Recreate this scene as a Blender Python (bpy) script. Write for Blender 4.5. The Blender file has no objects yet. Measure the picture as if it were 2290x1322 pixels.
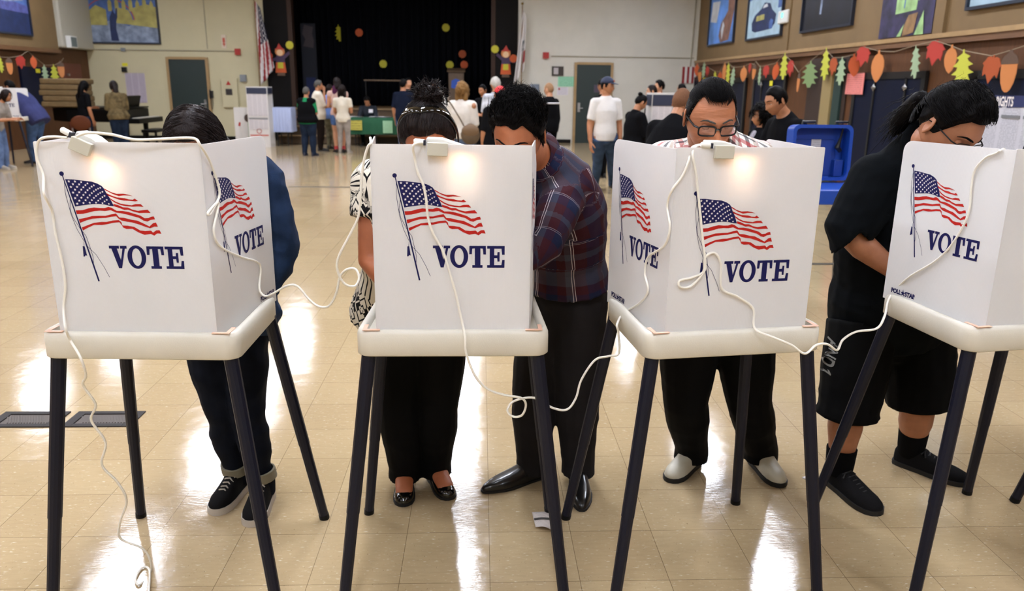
import bpy, bmesh, math, random
from mathutils import Vector as V, Matrix as M, noise as NZ
random.seed(7)
SC = bpy.context.scene
COL = SC.collection
PI = math.pi
# ------------------------------------------------------------------ camera, world, exposure
FPX, CH, CPITCH, CYAW, CROLL = 1738.62, 1.6165, .26406, .04191, .01212   # focal length in px of a 2290 px wide frame, eye height
CAMPOS = V((0, 0, CH))
def _basis():
    cp, sp, cy, sy = math.cos(CPITCH), math.sin(CPITCH), math.cos(CYAW), math.sin(CYAW)
    R0 = V((cy, -sy, 0)); F = V((sy*cp, cy*cp, -sp)); D0 = F.cross(R0)
    cr, sr = math.cos(CROLL), math.sin(CROLL)
    return (R0*cr-D0*sr), (R0*sr+D0*cr), F
CR, CD, CF = _basis()
cam = bpy.data.cameras.new('camera'); camo = bpy.data.objects.new('camera', cam); COL.objects.link(camo)
m_ = M((CR, -CD, -CF)).transposed().to_4x4(); m_.translation = CAMPOS
camo.matrix_world = m_
cam.sensor_width = 36; cam.sensor_fit = 'HORIZONTAL'; cam.lens = 36*FPX/2290
cam.clip_start = .05; cam.clip_end = 100
cam.dof.use_dof = True; cam.dof.focus_distance = 2.42; cam.dof.aperture_fstop = 4.2
SC.camera = camo
SC.view_settings.view_transform = 'Standard'; SC.view_settings.look = 'None'
SC.view_settings.gamma = 1; SC.view_settings.use_curve_mapping = False
SC.view_settings.exposure = 0.93
wd = bpy.data.worlds.new('world'); SC.world = wd; wd.use_nodes = True
wd.node_tree.nodes['Background'].inputs[0].default_value = (.9, .95, 1, 1)
wd.node_tree.nodes['Background'].inputs[1].default_value = .05
try:
    SC.cycles.max_bounces = 8; SC.cycles.sample_clamp_indirect = 6; SC.cycles.caustics_reflective = False; SC.cycles.caustics_refractive = False
except Exception: pass

def ray(x, y):
    return CF + CR*((x-1145)/FPX) + CD*((y-661)/FPX)
def atz(x, y, z=0.):
    r = ray(x, y); return CAMPOS + r*((z-CH)/r.z)
def aty(x, y, Y):
    r = ray(x, y); return CAMPOS + r*(Y/r.y)
def atx(x, y, X):
    r = ray(x, y); return CAMPOS + r*(X/r.x)
def atplane(x, y, p, n):
    r = ray(x, y); return CAMPOS + r*((p-CAMPOS).dot(n)/r.dot(n))

# room extents
YF, YB, XR, XL, ZC = 23.2, -7.0, 6.22, -11.0, 4.9
# ------------------------------------------------------------------ materials
def s2l(c): return c/12.92 if c <= .04045 else ((c+.055)/1.055)**2.4
def hexc(h):
    if not isinstance(h, str): return tuple(h)+(1,)
    h = h.lstrip('#'); return tuple(s2l(int(h[i:i+2], 16)/255) for i in (0, 2, 4))+(1,)
MATS = {}
class NT:
    def __init__(s, name):
        s.m = bpy.data.materials.new(name); s.m.use_nodes = True; s.t = s.m.node_tree
        s.b = s.t.nodes['Principled BSDF']
    def n(s, typ, **kw):
        nd = s.t.nodes.new(typ)
        for k, v in kw.items():
            if k.startswith('i_'):
                key = k[2:]; key = int(key) if key.isdigit() else key
                nd.inputs[key].default_value = v
            else: setattr(nd, k, v)
        return nd
    def l(s, a, b): s.t.links.new(a, b)
    def math(s, op, a, b=None, c=None, clamp=False):
        nd = s.t.nodes.new('ShaderNodeMath'); nd.operation = op; nd.use_clamp = clamp
        for i, x in enumerate((a, b, c)):
            if x is None: continue
            if isinstance(x, (int, float)): nd.inputs[i].default_value = x
            else: s.l(x, nd.inputs[i])
        return nd.outputs[0]
    def mix(s, fac, a, b):
        nd = s.t.nodes.new('ShaderNodeMix'); nd.data_type = 'RGBA'
        for i, x in ((0, fac), (6, a), (7, b)):
            if isinstance(x, (int, float)): nd.inputs[i].default_value = x
            elif isinstance(x, (tuple, str)): nd.inputs[i].default_value = hexc(x) if isinstance(x, str) else x
            else: s.l(x, nd.inputs[i])
        return nd.outputs[2]
    def coord(s, which='Object'):
        return s.n('ShaderNodeTexCoord').outputs[which]
    def noise(s, vec, scale, detail=2, rough=.5, dist=0):
        nd = s.n('ShaderNodeTexNoise'); nd.inputs['Scale'].default_value = scale; nd.inputs['Detail'].default_value = detail
        nd.inputs['Roughness'].default_value = rough; nd.inputs['Distortion'].default_value = dist
        if vec is not None: s.l(vec, nd.inputs['Vector'])
        return nd.outputs['Fac']
    def vmap(s, vec, scale=(1, 1, 1), rot=(0, 0, 0), loc=(0, 0, 0)):
        nd = s.n('ShaderNodeMapping'); nd.inputs['Scale'].default_value = scale; nd.inputs['Rotation'].default_value = rot; nd.inputs['Location'].default_value = loc
        s.l(vec, nd.inputs['Vector']); return nd.outputs[0]
    def xyz(s, vec):
        nd = s.n('ShaderNodeSeparateXYZ'); s.l(vec, nd.inputs[0]); return nd.outputs
    def bump(s, h, strength=.3, dist=.01):
        nd = s.n('ShaderNodeBump'); nd.inputs['Strength'].default_value = strength; nd.inputs['Distance'].default_value = dist
        s.l(h, nd.inputs['Height']); s.l(nd.outputs[0], s.b.inputs['Normal'])
    def ramp(s, fac, a, b, lo=0., hi=1.):
        r = s.math('MULTIPLY_ADD', fac, 1/(hi-lo), -lo/(hi-lo), clamp=True); return s.mix(r, a, b)
def mat(name, color, rough=.6, metal=0., spec=.5, noise=0., nscale=8., bump=0., bscale=200., emit=0., trans=0., sheen=0., coat=0., stretch=(1, 1, 1)):
    if name in MATS: return MATS[name]
    t = NT(name); b = t.b
    c = hexc(color)
    b.inputs['Base Color'].default_value = c; b.inputs['Roughness'].default_value = rough; b.inputs['Metallic'].default_value = metal
    b.inputs['Specular IOR Level'].default_value = spec
    if sheen: b.inputs['Sheen Weight'].default_value = sheen
    if coat: b.inputs['Coat Weight'].default_value = coat; b.inputs['Coat Roughness'].default_value = .05
    vec = None
    if noise or bump: vec = t.vmap(t.coord(), stretch)
    if noise:
        f = t.noise(vec, nscale, 4)
        lo = tuple(x*(1-noise) for x in c[:3])+(1,); hi = tuple(min(1, x*(1+noise)) for x in c[:3])+(1,)
        t.l(t.ramp(f, lo, hi, .3, .7), b.inputs['Base Color'])
    if bump: t.bump(t.noise(vec, bscale, 3), bump, .004)
    if emit: b.inputs['Emission Color'].default_value = c; b.inputs['Emission Strength'].default_value = emit
    MATS[name] = t.m
    return t.m
# ------------------------------------------------------------------ object helpers
PW = {}          # world matrix of every thing, by object name
def tag(o, label=None, cat=None, group=None, kind=None):
    if label: o['label'] = label
    if cat: o['category'] = cat
    if group: o['group'] = group
    if kind: o['kind'] = kind
    return o
def thing(name, label, cat, loc=(0, 0, 0), rz=0., group=None):
    o = bpy.data.objects.new(name, None); COL.objects.link(o)
    o.empty_display_size = .1
    o.location = loc; o.rotation_euler = (0, 0, rz)
    PW[o.name] = M.Translation(V(loc)) @ M.Rotation(rz, 4, 'Z')
    return tag(o, label, cat, group)
def frame_of(d, up=V((0, 0, 1))):
    d = d.normalized()
    a = up - d*up.dot(d)
    if a.length < 1e-4: a = V((1, 0, 0)) - d*d.x
    a.normalize(); return d, a, d.cross(a)
class MB:
    def __init__(s): s.v = []; s.f = []; s.mi = []; s.cm = 0
    def add(s, vs, fs):
        k = len(s.v); s.v += [V(x) for x in vs]; s.f += [tuple(i+k for i in f) for f in fs]; s.mi += [s.cm]*len(fs)
    def box(s, c, size, rot=None, taper=1.):
        x, y, z = [q/2 for q in size]
        vs = [V((i*x*(taper if k > 0 else 1), j*y*(taper if k > 0 else 1), k*z)) for i in (-1, 1) for j in (-1, 1) for k in (-1, 1)]
        if rot is not None: vs = [rot @ q for q in vs]
        s.add([q+V(c) for q in vs], [(0, 1, 3, 2), (4, 6, 7, 5), (0, 4, 5, 1), (2, 3, 7, 6), (0, 2, 6, 4), (1, 5, 7, 3)])
    def tube(s, pts, rads, n=10, ref=None, cap=True, round_=False, phase=0.):
        pts = [V(p) for p in pts]
        if isinstance(rads, (int, float)): rads = [rads]*len(pts)
        if round_:
            def rr(r, k): return tuple(x*k for x in r) if isinstance(r, tuple) else r*k
            def mr(r): return min(r) if isinstance(r, tuple) else r
            d0 = (pts[0]-pts[1]).normalized(); d1 = (pts[-1]-pts[-2]).normalized(); a, b = rads[0], rads[-1]; p0, p1 = pts[0], pts[-1]
            pts = [p0+d0*mr(a)*.95, p0+d0*mr(a)*.75]+pts+[p1+d1*mr(b)*.75, p1+d1*mr(b)*.95]
            rads = [rr(a, .3), rr(a, .7)]+list(rads)+[rr(b, .7), rr(b, .3)]
        N = len(pts); vs = []; prev = None
        for i, p in enumerate(pts):
            d = (pts[min(i+1, N-1)]-pts[max(i-1, 0)])
            if d.length < 1e-9: d = V((0, 0, 1))
            d.normalize()
            if ref is not None: a = V(ref)
            elif prev is not None: a = prev
            else: a = V((0, 0, 1)) if abs(d.z) < .9 else V((1, 0, 0))
            a = a-d*a.dot(d)
            if a.length < 1e-6: a = V((1, 0, 0))-d*d.x
            a.normalize(); prev = a; b = d.cross(a)
            r = rads[i]; rx, ry = r if isinstance(r, tuple) else (r, r)
            for k in range(n):
                t = 2*PI*k/n+phase; vs.append(p+a*(rx*math.cos(t))+b*(ry*math.sin(t)))
        fs = [(i*n+k, i*n+(k+1) % n, (i+1)*n+(k+1) % n, (i+1)*n+k) for i in range(N-1) for k in range(n)]
        if cap: fs += [tuple(range(n-1, -1, -1)), tuple((N-1)*n+k for k in range(n))]
        s.add(vs, fs)
    def cyl(s, p0, p1, r, r1=None, n=16): s.tube([p0, p1], [r, r if r1 is None else r1], n)
    def ell(s, c, rad, rot=None, nu=20, nv=12, fn=None):
        if isinstance(rad, (int, float)): rad = (rad,)*3
        vs = [V((0, 0, 1))]
        for j in range(1, nv):
            e = PI*j/nv
            for i in range(nu):
                a = 2*PI*i/nu; vs.append(V((math.sin(e)*math.cos(a), math.sin(e)*math.sin(a), math.cos(e))))
        vs.append(V((0, 0, -1)))
        vs = [V((q.x*rad[0], q.y*rad[1], q.z*rad[2])) for q in vs]
        if fn: vs = [fn(q) for q in vs]
        if rot is not None: vs = [rot @ q for q in vs]
        vs = [q+V(c) for q in vs]
        fs = [(0, 1+i, 1+(i+1) % nu) for i in range(nu)]
        for j in range(nv-2):
            for i in range(nu):
                a = 1+j*nu+i; b = 1+j*nu+(i+1) % nu; fs.append((a, a+nu, b+nu, b))
        L = len(vs)-1; o = 1+(nv-2)*nu
        fs += [(L, o+(i+1) % nu, o+i) for i in range(nu)]
        s.add(vs, fs)
    def prism(s, poly, d, mtx=None):     # polygon in local xy, thickness d along +z
        n = len(poly); vs = [V((x, y, 0)) for x, y in poly]+[V((x, y, d)) for x, y in poly]
        if mtx is not None: vs = [mtx @ q for q in vs]
        s.add(vs, [tuple(range(n-1, -1, -1)), tuple(range(n, 2*n))]+[(i, (i+1) % n, n+(i+1) % n, n+i) for i in range(n)])
    def grid(s, fn, nu, nv):
        vs = [fn(i/nu, j/nv) for j in range(nv+1) for i in range(nu+1)]
        s.add(vs, [(j*(nu+1)+i, j*(nu+1)+i+1, (j+1)*(nu+1)+i+1, (j+1)*(nu+1)+i) for j in range(nv) for i in range(nu)])
    def quad(s, a, b, c, d): s.add([a, b, c, d], [(0, 1, 2, 3)])
    def join(s, o): 
        k = len(s.v); s.v += o.v; s.f += [tuple(i+k for i in f) for f in o.f]; s.mi += o.mi
    def mesh(s, name='m', fix=True):
        me = bpy.data.meshes.new(name); me.from_pydata([tuple(q) for q in s.v], [], s.f); me.update()
        if fix:
            bm = bmesh.new(); bm.from_mesh(me); bmesh.ops.recalc_face_normals(bm, faces=bm.faces); bm.to_mesh(me); bm.free()
        return me
    def build(s, name, mats, parent=None, world=False, smooth=True, bevel=0., angle=40, solid=0., sub=0, fix=True):
        me = s.mesh(name, fix)
        for m in (mats if isinstance(mats, (list, tuple)) else [mats]): me.materials.append(m)
        me.polygons.foreach_set('material_index', s.mi)
        return place(name, me, parent, world, smooth, bevel, angle, solid, sub)
def place(name, me, parent=None, world=False, smooth=True, bevel=0., angle=40, solid=0., sub=0):
    if parent is not None and world:
        me.transform(world_of(parent).inverted())
    if smooth:
        me.polygons.foreach_set('use_smooth', [True]*len(me.polygons))
        if not sub: me.set_sharp_from_angle(angle=math.radians(angle))
    o = bpy.data.objects.new(name, me); COL.objects.link(o)
    if parent is not None: o.parent = parent
    if solid: q = o.modifiers.new('solid', 'SOLIDIFY'); q.thickness = solid; q.offset = 0
    if sub: q = o.modifiers.new('sub', 'SUBSURF'); q.levels = sub; q.render_levels = sub
    if bevel: q = o.modifiers.new('bevel', 'BEVEL'); q.width = bevel; q.segments = 3; q.limit_method = 'ANGLE'; q.angle_limit = math.radians(35)
    return o
def world_of(p):
    r = p
    while r.parent is not None: r = r.parent
    return PW.get(r.name, M.Identity(4))
def fuse(mb, voxel, smooth_it=4):
    me = mb.mesh('tmp'); ob = bpy.data.objects.new('tmp', me); COL.objects.link(ob)
    r = ob.modifiers.new('r', 'REMESH'); r.mode = 'VOXEL'; r.voxel_size = voxel
    if smooth_it: q = ob.modifiers.new('s', 'SMOOTH'); q.factor = .5; q.iterations = smooth_it
    dg = bpy.context.evaluated_depsgraph_get(); dg.update()
    out = bpy.data.meshes.new_from_object(ob.evaluated_get(dg))
    bpy.data.objects.remove(ob); bpy.data.meshes.remove(me)
    return out
def dup(root, loc, rz=0., label=None, group=None):
    r = root.copy(); COL.objects.link(r); r.location = loc; r.rotation_euler = (0, 0, rz)
    PW[r.name] = M.Translation(V(loc)) @ M.Rotation(rz, 4, 'Z')
    if label: r['label'] = label
    if group: r['group'] = group
    for ch in list(root.children):
        c = ch.copy(); COL.objects.link(c); c.parent = r
        for g in list(ch.children):
            d = g.copy(); COL.objects.link(d); d.parent = c
    return r
def text_mesh(txt, size, depth=.0, align='LEFT', shear=0., bold=0., sx=1.):
    cu = bpy.data.curves.new('t', 'FONT'); cu.body = txt; cu.size = size; cu.extrude = depth; cu.align_x = align; cu.shear = shear; cu.offset = bold
    ob = bpy.data.objects.new('t', cu); COL.objects.link(ob)
    dg = bpy.context.evaluated_depsgraph_get(); dg.update()
    me = bpy.data.meshes.new_from_object(ob.evaluated_get(dg))
    bpy.data.objects.remove(ob); bpy.data.curves.remove(cu)
    if sx != 1: me.transform(M.Diagonal((sx, 1, 1, 1)))
    return me
def plane_frame(p, xdir, ydir):
    """matrix whose x/y axes span a surface and z faces out"""
    x = V(xdir).normalized(); y = V(ydir); y = (y-x*y.dot(x)).normalized(); z = x.cross(y)
    m = M((x, y, z)).transposed().to_4x4(); m.translation = V(p); return m
# ------------------------------------------------------------------ ceiling lights (the hall's fluorescent panels, plus an added far left column)
M_DIFF = mat('light diffuser', '#eaf0ff', .5, emit=27.0)
M_FRAME = mat('light frame', '#d8d6d0', .5)
LX = [(-9.3, 'far left'), (-4.75, 'left'), (-.40, 'middle'), (3.95, 'right')]  # far left column is unseen, added to light the left side
LY = [-4.0, -.6, 2.7, 6.1, 9.4, 12.7, 15.9, 19.4]
light0 = None
def ceiling_light(x, y, label):
    global light0
    if light0 is None:
        light0 = thing('ceiling_light', label, 'light', (x, y, ZC), 0, 'ceiling light panels')
        b = MB()
        for sx in (-1, 1): b.box((sx*.33, 0, -.04), (.04, 1.33, .08)); b.box((0, sx*.645, -.04), (.62, .04, .08))
        b.build('light_frame', M_FRAME, light0, smooth=False)
        b = MB(); b.box((0, 0, -.03), (.62, 1.25, .02)); b.build('light_diffuser', M_DIFF, light0, smooth=False)
        return light0
    return dup(light0, (x, y, ZC), 0, label)
for i, (x, nm) in enumerate(LX):
    for j, y in enumerate(LY):
        ceiling_light(x, y, 'ceiling light panel, %s row, number %d from the back wall' % (nm, j+1))
# ------------------------------------------------------------------ floor
def floor_mat():
    t = NT('tile floor'); b = t.b
    co = t.coord(); T = .3048
    p = t.vmap(co, (1/T, 1/T, 1), loc=(.2717/T, -2.2744/T, 0))
    x, y, z = t.xyz(p)
    cx = t.math('FLOOR', x); cy = t.math('FLOOR', y)
    cb = t.n('ShaderNodeCombineXYZ'); t.l(cx, cb.inputs[0]); t.l(cy, cb.inputs[1])
    wn = t.n('ShaderNodeTexWhiteNoise'); wn.noise_dimensions = '2D'; t.l(cb.outputs[0], wn.inputs['Vector'])
    r1 = wn.outputs['Value']
    fx = t.math('ABSOLUTE', t.math('SUBTRACT', t.math('FRACT', x), .5)); fy = t.math('ABSOLUTE', t.math('SUBTRACT', t.math('FRACT', y), .5))
    g = t.math('GREATER_THAN', t.math('MAXIMUM', fx, fy), .4965)
    col = t.mix(r1, '#a89270', '#b09b78')
    # mottling and flecks, running across the tiles
    st = t.vmap(co, (1, 5, 1))
    n1 = t.noise(st, 14, 5, .65); col = t.mix(t.math('MULTIPLY', t.math('SUBTRACT', n1, .45), .9, clamp=True), col, '#87755a')
    n2 = t.noise(t.vmap(co, (1, 3.2, 1), rot=(0, 0, .6)), 42, 2, .5)
    col = t.mix(t.math('MULTIPLY', t.math('SUBTRACT', n2, .63), 7, clamp=True), col, '#d0c5ae')
    n3 = t.noise(t.vmap(co, (3.2, 1, 1), rot=(0, 0, .5), loc=(3, 7, 0)), 55, 2, .5)
    col = t.mix(t.math('MULTIPLY', t.math('SUBTRACT', n3, .67), 7, clamp=True), col, '#6f5c3e')
    n4 = t.noise(t.vmap(co, (1, 1, 1), loc=(9, 2, 0)), 1.1, 3, .5)
    col = t.mix(t.math('MULTIPLY', t.math('SUBTRACT', n4, .5), .9, clamp=True), col, '#97845f')
    col = t.mix(t.math('MULTIPLY', g, .75), col, '#57452c')
    t.l(col, b.inputs['Base Color'])
    rr = t.noise(t.vmap(co, (1, 4, 1)), 9, 4, .6)
    t.l(t.math('MULTIPLY_ADD', rr, .12, .03), b.inputs['Roughness'])
    b.inputs['Specular IOR Level'].default_value = .40
    h = t.math('ADD', t.math('MULTIPLY', t.noise(co, 5, 2), .55), t.math('MULTIPLY', t.noise(t.vmap(co, (1, 4, 1)), 26, 4, .6), .10))
    h = t.math('SUBTRACT', h, t.math('MULTIPLY', g, .06))
    t.bump(h, .15, .02)
    return t.m
b = MB(); b.box(((XL+XR)/2, (YF+YB)/2+2, -.05), (XR-XL+.4, YF-YB+6, .1)); tag(b.build('floor', floor_mat(), smooth=False), kind='structure')
M_CEIL = mat('ceiling paint', '#c9c2b2', .8)
b = MB(); b.box(((XL+XR)/2, (YF+YB)/2, ZC+.06), (XR-XL+.4, YF-YB+.4, .1)); tag(b.build('ceiling', M_CEIL, smooth=False), kind='structure')
# ------------------------------------------------------------------ walls
M_CREAM = mat('cream wall paint', '#bdb493', .7, noise=.04, nscale=2, bump=.12, bscale=60)
M_TAN = mat('tan wall paint', '#755e3d', .75, noise=.05, nscale=3, bump=.1, bscale=70)
M_BROWN = mat('brown wood panelling', '#573821', .55, spec=.25, noise=.18, nscale=6, stretch=(6, 6, .6))
M_BROWN2 = mat('brown wood trim', '#6a4a2f', .5, noise=.15, nscale=6, stretch=(.6, .6, 6))
M_BLACK = mat('black paint', '#0f0d0c', .7, spec=.12)
M_TRIMWOOD = mat('tan wood trim', '#9c7f56', .5, noise=.1)
M_DARKGREEN = mat('dark green door paint', '#1d2b28', .45)
def wbox(name, x0, x1, y0, y1, z0, z1, m, kind='structure', bev=0.):
    b = MB(); b.box(((x0+x1)/2, (y0+y1)/2, (z0+z1)/2), (abs(x1-x0), abs(y1-y0), abs(z1-z0)))
    return tag(b.build(name, m, smooth=False, bevel=bev), kind=kind)
def fx(px, py=150): return aty(px, py, YF).x
SX0, SX1 = fx(660), fx(1098)                   # stage opening
BX0, BX1 = fx(598), fx(1157)                   # outer edges of the black surround
wbox('wall_far', XL-.2, BX0, YF, YF+.2, 0, ZC, M_CREAM)
wbox('wall_far.001', BX1, XR+.2, YF, YF+.2, 0, ZC, mat('white wall paint', '#c8c4b8', .7, noise=.04, nscale=2, bump=.12, bscale=60))
wbox('wall_left', XL-.2, XL, YB, YF, 0, ZC, M_BROWN)
wbox('wall_back', XL, XR, YB-.2, YB, 0, ZC, M_CREAM)
# black surround panels and brown frame of the stage opening
wbox('trim_1', BX0, SX0-.12, YF-.06, YF+.14, .0, ZC, M_BLACK)
wbox('trim_2', SX1+.12, BX1, YF-.06, YF+.14, .0, ZC, M_BLACK)
M_STFRAME = mat('dark stage frame wood', '#33231a', .6, spec=.2)
wbox('trim_3', SX0-.12, SX0, YF-.1, YF+.2, .0, ZC, M_STFRAME)
wbox('trim_4', SX1, SX1+.12, YF-.1, YF+.2, .0, ZC, M_STFRAME)
# stage box: floor, side walls, back
M_STAGEWOOD = mat('stage floor wood', '#6b5233', .45, noise=.2, nscale=10, stretch=(.6, 8, 1))
wbox('floor_stage', SX0-1, SX1+1, YF+.2, YF+4.3, .0, .93, M_STAGEWOOD)
wbox('wall_stage_back', SX0-1, SX1+1, YF+4.1, YF+4.3, .93, ZC, M_BLACK)
wbox('wall_stage_left', SX0-1.2, SX0-1, YF+.2, YF+4.3, 0, ZC, M_BLACK)
wbox('wall_stage_right', SX1+1, SX1+1.2, YF+.2, YF+4.3, 0, ZC, M_BLACK)
wbox('ceiling_stage', SX0-1, SX1+1, YF+.2, YF+4.3, ZC, ZC+.1, M_BLACK)
# right wall, upper tan, lower brown with ledge
ZL = 2.34
wbox('wall_right', XR, XR+.2, YB, YF, ZL, ZC, M_TAN)
wbox('wall_right.001', XR+.02, XR+.2, YB, YF, 0, ZL, M_BROWN)
wbox('trim_5', XR-.05, XR+.02, YB, YF, ZL-.12, ZL-.04, M_BROWN2)
wbox('trim_6', XR-.07, XR+.02, YB, YF, ZL-.04, ZL+.02, M_TRIMWOOD)
yv = atx(2105, 60, XR).y
wbox('trim_7', XR-.05, XR+.01, yv-.12, yv+.12, ZL+.02, ZC, M_TAN)
yv = atx(1765, 60, XR).y
wbox('trim_8', XR-.03, XR+.01, yv-.05, yv+.05, ZL+.02, ZC, M_TAN)
# left wall: upper tan band, ledge, deep white soffit box at the far end
wbox('wall_left.001', XL, XL+.1, YB, 21.5, ZL+.03, ZC, M_TAN)
wbox('trim_9', XL, XL+.16, YB, 21.5, ZL-.06, ZL+.03, M_BROWN2)
M_SOFFIT = mat('soffit paint', '#aeaa9b', .7)
wbox('wall_soffit', XL, XL+.22, 21.5, YF, 2.42, ZC, M_SOFFIT, bev=.05)
# conduit lines along the far wall, baseboard
M_COND = mat('painted conduit', '#9a937e', .6)
z1 = aty(400, 113, YF).z; z2 = aty(1400, 128, YF).z
b = MB(); b.cyl((fx(205), YF-.015, z1), (fx(528), YF-.015, z1), .015, n=8); tag(b.build('trim_10', M_COND), kind='structure')
b = MB(); b.cyl((fx(1232), YF-.015, z2), (fx(1550), YF-.015, z2), .015, n=8); tag(b.build('trim_11', M_COND), kind='structure')
b = MB(); b.cyl((fx(460, 60), YF-.012, 2.5), (fx(460, 60), YF-.012, ZC), .012, n=8); tag(b.build('trim_12', M_COND), kind='structure')
b = MB(); b.cyl((fx(1543), YF-.02, 2.0), (fx(1548), YF-.02, ZC), .018, n=8); tag(b.build('trim_13', M_COND), kind='structure')
wbox('baseboard_far', BX1, fx(1281), YF-.02, YF, 0, .1, M_BLACK)
wbox('baseboard_far.001', fx(1370), XR, YF-.02, YF, 0, .1, M_BLACK)
wbox('baseboard_left', XL, BX0, YF-.02, YF, 0, .1, M_BLACK)
def door(n, pl, pr, pt, label):
    x0, x1, z = fx(pl), fx(pr), aty((pl+pr)/2, pt, YF).z
    t = thing('door_%d' % n, label, 'door', ((x0+x1)/2, YF, 0)); t['kind'] = 'structure'
    w = x1-x0
    b = MB(); b.box((0, -.02, z/2), (w, .04, z)); b.build('door_leaf', M_DARKGREEN, t, smooth=False)
    b = MB()
    for s in (-1, 1): b.box((s*(w/2+.035), -.03, z/2+.03), (.07, .07, z+.06))
    b.box((0, -.03, z+.035), (w, .07, .07)); b.build('door_frame', M_TRIMWOOD, t, smooth=False)
    return t, w, z
M_STEEL = mat('brushed steel', '#b8b8b8', .3, 1.)
t, w, z = door(1, 379, 461, 133, 'dark green door in a tan frame behind the piano end of the hall')
b = MB(); b.box((w/2-.09, -.05, 1.0), (.06, .02, .24)); b.cyl((w/2-.09, -.05, 1.0), (w/2-.09, -.11, 1.0), .02); b.cyl((w/2-.09, -.1, 1.0), (w/2-.2, -.1, 1.0), .012); b.build('door_handle', M_STEEL, t)
t, w, z = door(2, 1290, 1366, 145, 'dark green door behind the man in the white t-shirt')
b = MB(); b.box((-w/2+.09, -.05, 1.02), (.07, .02, .26)); b.cyl((-w/2+.09, -.05, 1.0), (-w/2+.09, -.11, 1.0), .022); b.cyl((-w/2+.09, -.1, 1.0), (-w/2+.2, -.1, 1.0), .012); b.build('door_handle', M_STEEL, t)
b = MB(); b.box((.16, -.045, 1.55), (.28, .008, .22)); b.build('door_notice', mat('purple notice', '#4a3f4d', .6), t, smooth=False)
# stage curtain with pleats
def curtain_mat():
    t = NT('navy stage curtain'); t.b.inputs['Roughness'].default_value = .9
    t.b.inputs['Base Color'].default_value = hexc('#07090f'); t.b.inputs['Specular IOR Level'].default_value = .1
    return t.m
b = MB(); xa, xb = SX0-.6, SX1+.6
b.grid(lambda u, v: V((xa+(xb-xa)*u, YF+2.4+.07*math.sin(u*2*PI*34)+.03*math.sin(u*2*PI*13+1), .95+(ZC-1.0)*v)), 400, 3)
o = b.build('stage_curtain', curtain_mat(), smooth=True, angle=180, solid=.01); tag(o, 'navy black pleated curtain closing off the stage', 'curtain')
# ------------------------------------------------------------------ voting booths
BOOTHS = [(-.9714, 2.1352, -.0377), (-.0802, 2.1559, .0013), (.7579, 2.1584, .1398), (1.7545, 2.2174, .1452)]
WF2, WB2, DP, HP, ZT = .2224, .2654, .4259, .5266, .931
def panel_mat():
    t = NT('white corrugated plastic'); b = t.b
    co = t.coord()
    n = t.noise(co, 3.2, 3)
    t.l(t.ramp(n, (.76, .785, .80, 1), (.82, .85, .865, 1), .3, .7), b.inputs['Base Color'])
    b.inputs['Roughness'].default_value = .45; b.inputs['Specular IOR Level'].default_value = .35
    x, y, z = t.xyz(co)
    s = t.math('SINE', t.math('MULTIPLY', t.math('ADD', x, y), 2*PI/.0045))
    d = t.noise(t.vmap(co, (1, 1, 1)), 14, 3, .55)
    t.bump(t.math('ADD', t.math('MULTIPLY', s, .05), t.math('MULTIPLY', d, .6)), .25, .006)
    tr = t.n('ShaderNodeBsdfTranslucent'); tr.inputs[0].default_value = (.95, .84, .76, 1)
    mx = t.n('ShaderNodeMixShader'); mx.inputs[0].default_value = .34
    t.l(b.outputs[0], mx.inputs[1]); t.l(tr.outputs[0], mx.inputs[2])
    t.l(mx.outputs[0], t.t.nodes['Material Output'].inputs[0])
    return t.m
M_PANEL = panel_mat()
M_TRAY = mat('cream tray plastic', '#d3cec0', .5, noise=.05, nscale=5, bump=.12, bscale=300)
M_LEG = mat('navy leg plastic', '#0c0f1f', .42, spec=.3, bump=.1, bscale=250)
M_LEGCAP = mat('black foot cap', '#08080a', .5, spec=.2)
M_NAVY = mat('navy ink', '#14154a', .6, spec=.2); M_RED = mat('red ink', '#b01f18', .6, spec=.2); M_WHITEINK = mat('white ink', '#efe9e6', .6)
M_TAPE = mat('peach tape', '#e8bda4', .5)
def pv(cx, cy):      # drawing of the printed flag, measured on one flat panel face, in metres about the panel's lower centre
    return ((860+cx/4.559-1009)/827, (735-(360+cy/4.559))/778+ZT)
CANTON = [(115,195),(200,197),(290,207),(380,215),(440,235),(480,258),(497,280),(515,320),(545,370),(578,450),(540,448),(480,435),(420,430),(360,432),(300,440),(240,448),(180,458)]
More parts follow.
